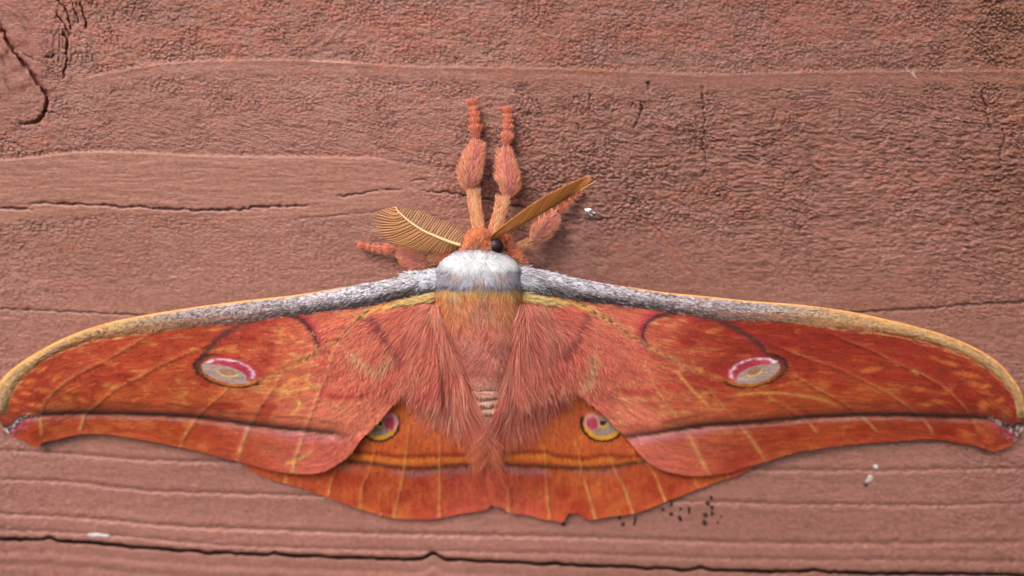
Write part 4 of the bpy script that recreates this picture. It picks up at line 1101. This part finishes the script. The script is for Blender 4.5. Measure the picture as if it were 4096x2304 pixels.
leg([(1215, 1215, 26, 4.2), (1275, 1180, 28, 3.6), (1330, 1152, 30, 3.1), (1385, 1128, 30, 2.8)],
    [(1392, 1132, 12, 2.5), (1418, 1108, 42, 2.4), (1455, 1065, 72, 2.3), (1490, 1018, 82, 2.2), (1525, 970, 72, 2.0), (1560, 930, 50, 1.8), (1576, 914, 32, 1.6)],
    [(1584, 900, 1650, 842, 40, 1.3), (1640, 850, 1680, 812, 30, 1.2), (1672, 820, 1708, 788, 26, 1.1), (1700, 794, 1735, 766, 24, 1.0), (1728, 770, 1775, 735, 24, 0.95)])

# coxal fur tufts beside the head
def tuft(name, cx, cy, rx, ry, rot, h0, N, col, fx, fy):
    a = rng.uniform(0, 2 * np.pi, N); r_ = np.sqrt(rng.random(N))
    ca, sa = math.cos(math.radians(rot)), math.sin(math.radians(rot))
    u, v_ = rx * r_ * np.cos(a), ry * r_ * np.sin(a)
    x = cx + u * ca - v_ * sa; y = cy + u * sa + v_ * ca
    h = h0 + 1.0 * (1 - r_ ** 2)
    c = np.tile(np.array(col, float), (N, 1)) * (1 + 0.12 * rng.normal(0, 1, N))[:, None]
    d = pv(fx, fy, 0) / S + pv(u * ca - v_ * sa, u * sa + v_ * ca, 0) / (S * max(rx, ry)) * 0.6 + rng.normal(0, 0.25, (N, 3))
    ribbons(name, P(x, y, h), d, np.tile([0, -1.0, 0], (N, 1)), rng.uniform(0.5, 1.1, N) * 1e-3, rng.uniform(0.045, 0.07, N) * 1e-3, np.clip(c * 0.95, 8, 250), np.clip(c * 1.06, 8, 250), M_FUR, body, M0, seg=3, lift=0.4, bend=0.35)
    V, F, T = tubemesh(P(cx + np.linspace(-0.85, 0.85, 9) * rx * ca, cy + np.linspace(-0.85, 0.85, 9) * rx * sa, h0), np.sqrt(1 - np.linspace(-0.95, 0.95, 9) ** 2) * ry * S * 0.95, np.sqrt(1 - np.linspace(-0.95, 0.95, 9) ** 2) * 0.9e-3, sides=10)
    mk('coxa', V, [F, T], np.tile(np.array(col, float), (len(V), 1)), M_FUR, body, M0)
tuft('coxa_fur', 2022, 976, 34, 15, 62, 4.6, 700, (226, 142, 108), 0.25, -0.6)
tuft('coxa_fur', 2052, 1026, 52, 20, 48, 4.4, 800, (226, 146, 114), 0.7, -0.3)
tuft('coxa_fur', 1812, 1018, 40, 15, -22, 4.2, 500, (224, 142, 106), -0.6, -0.1)

# ---- antennae
def A1(p):
    p = np.asarray(p, float).copy()
    p[:, 0] = 1470 + p[:, 0] / 5.795; p[:, 1] = 800 + p[:, 1] / 5.795
    return p
def A2(p):
    p = np.asarray(p, float).copy()
    p[:, 0] = 1900 + p[:, 0] / 3.813; p[:, 1] = 680 + p[:, 1] / 3.813
    return p

def tooth(parent, pts3, w0, w1, thick, col, nrm=None):
    n = len(pts3)
    k = np.linspace(0, 1, n)
    V, F, T = tubemesh(pts3, (w0 + (w1 - w0) * k) * (1 - 0.5 * ss(0.8, 1, k)), thick, nrm, sides=4)
    c = np.tile(np.array(col, float), (len(V), 1)) * rng.uniform(0.9, 1.1)
    mk('barb', V, [F, T], c, M_ANT, parent, M0)

sh = A1([(2160, 1050), (1900, 968), (1600, 850), (1300, 715), (1000, 520), (800, 350), (700, 250), (650, 160)])
q = spline(sh, 60)
kk = np.linspace(0, 1, 60)
hs_ = 6.6 - 0.6 * kk - 1.0 * kk ** 2
V, F, T = tubemesh(P(q[:, 0], q[:, 1], hs_), (6.2 - 3.4 * kk) * S, (5.0 - 3 * kk) * S, sides=8)
antL = mk('antenna', V, [F, T], np.tile(np.array((226, 190, 140), float), (len(V), 1)), M_ANT, moth, M0)
lowend = A1([(2090, 1150), (1960, 1215), (1750, 1245), (1320, 1205), (1000, 1150), (780, 1082), (420, 935), (260, 775), (180, 590), (165, 450), (220, 320), (330, 230), (560, 175)])
upend = A1([(2268, 870), (2265, 820), (2170, 690), (2040, 600), (1850, 495), (1640, 435), (1480, 340), (1280, 240), (1080, 205), (930, 185), (820, 180), (720, 160)])
le = spline(lowend, 37); ue = spline(upend, 34)
for i in range(37):
    t = i / 36; j = min(59, int(t * 57) + 1)
    r0 = q[j]; e = le[i]
    tan = unit(q[min(j + 1, 59)] - q[j - 1]); nn_ = np.array([-tan[1], tan[0]])
    if nn_[1] < 0: nn_ = -nn_
    Lt = np.linalg.norm(e - r0)
    m1 = r0 + (nn_ * 0.8 + tan * 0.45) * Lt * 0.36
    pts = spline(np.array([r0, m1, r0 + (e - r0) * 0.62 + nn_ * Lt * 0.10, e]), 12)
    kq = np.linspace(0, 1, 12)
    tooth(antL, P(pts[:, 0], pts[:, 1], hs_[j] - 0.1 - 0.9 * kq ** 1.3), 3.6 * S, 4.2 * S, 1.8 * S, (176, 122, 76))
for i in range(34):
    t = i / 33; j = min(59, int(t * 57) + 1)
    r0 = q[j]; e = ue[i]
    tan = unit(q[min(j + 1, 59)] - q[j - 1]); nn_ = np.array([-tan[1], tan[0]])
    if nn_[1] > 0: nn_ = -nn_
    Lt = np.linalg.norm(e - r0)
    pts = spline(np.array([r0, r0 + (e - r0) * 0.35 + nn_ * Lt * 0.05, r0 + (e - r0) * 0.72 - nn_ * Lt * 0.03, e]), 12)
    kq = np.linspace(0, 1, 12)
    tooth(antL, P(pts[:, 0], pts[:, 1], hs_[j] - 0.15 - 1.5 * kq ** 1.2), 3.0 * S, 3.2 * S, 1.6 * S, (176, 130, 92))

sh = A2([(190, 1065), (300, 1020), (500, 935), (800, 775), (1100, 605), (1400, 430), (1600, 315), (1750, 225), (1845, 172)])
q = spline(sh, 60)
hr = 6.6 + 0.8 * kk - 1.0 * kk ** 2
V, F, T = tubemesh(P(q[:, 0], q[:, 1], hr), (5.5 - 3.2 * kk) * S, (5.0 - 3 * kk) * S, sides=8)
antR = mk('antenna', V, [F, T], np.tile(np.array((206, 152, 88), float), (len(V), 1)), M_ANT, moth, M0)
upR = spline(A2([(215, 1035), (330, 925), (440, 840), (600, 715), (850, 535), (1100, 375), (1250, 300), (1400, 225), (1550, 155), (1690, 98), (1745, 100), (1785, 140)]), 62)
for i in range(62):
    t = i / 61
    e = upR[i]
    back = int(np.clip(52 * t + 1 - 9 * ss(0, 0.25, t), 0, 59))
    r0 = q[back]
    mid_ = 0.5 * r0 + 0.5 * e + np.array([1.0, 1.6]) * t
    pts = spline(np.array([r0, mid_, e]), 10)
    kq = np.linspace(0, 1, 10)
    tooth(antR, P(pts[:, 0], pts[:, 1], hr[back] + 0.15 + 1.3 * kq * (0.3 + 0.7 * t)), 3.0 * S, 3.2 * S, 2.4 * S, (198, 130, 70) if i % 2 else (176, 106, 50))
for i in range(34):
    t = i / 33
    j = int(6 + t * 46)
    r0 = q[j]
    ln = (9 + 9 * math.sin(math.pi * min(1, t * 0.9 + 0.1)))
    e = r0 + np.array([0.25, 1.0]) * ln
    pts = np.linspace(r0, e, 6)
    kq = np.linspace(0, 1, 6)
    tooth(antR, P(pts[:, 0], pts[:, 1], hr[j] - 0.2 - 2.6 * kq), 2.4 * S, 2.4 * S, 2.0 * S, (206, 158, 102))

# ------------------------------------------------------------------ small marks on the boards
def blob(name, x, y, rx, ry, hh, rot, col, mat, label, cat, group=None, seed=0, rough=0.25):
    u = np.linspace(0.02, np.pi * 0.62, 9); v_ = np.linspace(0, 2 * np.pi, 18, endpoint=False)
    U_, V_ = np.meshgrid(u, v_, indexing='ij')
    wob = 1 + rough * vn(np.cos(V_) * 1.7 + seed * 3.1 + 20, np.sin(V_) * 1.7 + U_ * 1.3 + 40, 700 + seed) + rough * 0.6 * vn(np.cos(V_) * 3.7 + seed + 20, np.sin(V_) * 3.7 + U_ * 2 + 40, 750 + seed)
    a = math.radians(rot)
    lx = rx * np.sin(U_) * np.cos(V_) * wob; ly = ry * np.sin(U_) * np.sin(V_) * wob
    px_ = x + lx * math.cos(a) - ly * math.sin(a); py_ = y + lx * math.sin(a) + ly * math.cos(a)
    h0, _ = wood(np.array([float(x)]), np.array([float(y)]))
    h = h0[0] + hh * np.cos(U_) * wob
    pts = P(px_, py_, h)
    ii = np.arange(U_.size).reshape(U_.shape); jj = np.roll(ii, -1, 1)
    F = np.stack([ii[:-1], ii[1:], jj[1:], jj[:-1]], -1).reshape(-1, 4)
    o0 = P(x, y, h0[0]).reshape(3)
    Vv = np.vstack([pts.reshape(-1, 3), pts[0].mean(0)[None]])
    T = np.stack([np.full(18, U_.size), ii[0], jj[0]], 1)
    c = np.tile(np.array(col, float), (len(Vv), 1)) * (1 + 0.08 * rng.normal(0, 1, len(Vv)))[:, None]
    o = mk(name, Vv, [F, T], np.clip(c, 5, 252), mat, None, o0)
    o.location = o0
    o['label'] = label; o['category'] = cat
    if group:
        o['group'] = group
    return o

specks = [(2478, 2070, 6, 10, 0), (2491, 2096, 8, 8, 20), (2541, 2078, 6, 14, 10), (2537, 2095, 5, 8, 0), (2651, 2037, 7, 7, 0), (2686, 2018, 7, 10, 20), (2684, 2056, 8, 9, 10), (2719, 2072, 8, 13, -20), (2722, 2035, 5, 7, 0), (2756, 2040, 6, 14, -5), (2831, 2014, 8, 10, -30), (2845, 1990, 7, 9, 0), (2848, 2030, 6, 10, -10), (2821, 2060, 10, 11, -20), (2848, 2054, 7, 9, 0), (2818, 2090, 8, 12, -30), (2254, 2097, 9, 8, 0), (2885, 2065, 4, 5, 0), (2870, 2090, 3, 7, -40)]
for k, (x, y, rx, ry, rt) in enumerate(specks):
    blob('dirt_speck', x, y, rx, ry, 0.22, rt, (58, 34, 32), M_DARK, 'tiny dark brown dirt speck on the board below the hindwing edge', 'speck', 'dark specks below the hindwing', seed=k)
blob('white_fluff', 2358, 846, 16, 11, 0.5, 10, (236, 232, 232), M_CHALK, 'tuft of white fluff on the cracked paint beyond the edge-on antenna', 'fluff', seed=31, rough=0.9)
blob('white_splash', 392, 2141, 38, 8, 0.14, 3, (208, 198, 200), M_CHALK, 'long pale splash of white just above the gap between the boards', 'paint splash', seed=41, rough=0.35)
blob('white_splash', 3502, 1868, 12, 9, 0.14, 40, (196, 184, 184), M_CHALK, 'small round white splash, topmost of two below the wing tip', 'paint splash', seed=42)
blob('white_splash', 3479, 1916, 12, 22, 0.14, 35, (176, 160, 156), M_CHALK, 'elongated white splash, lower of two, touching a dark speck', 'paint splash', seed=43)
blob('dirt_speck', 3464, 1938, 11, 9, 0.24, 0, (70, 52, 54), M_DARK, 'dark speck at the lower end of an elongated white splash', 'speck', seed=44)
blob('pale_flake', 1526, 2058, 9, 11, 0.9, 20, (222, 176, 150), M_CHALK, 'pale pinkish flake at the lower edge of the hindwing', 'flake', seed=45)
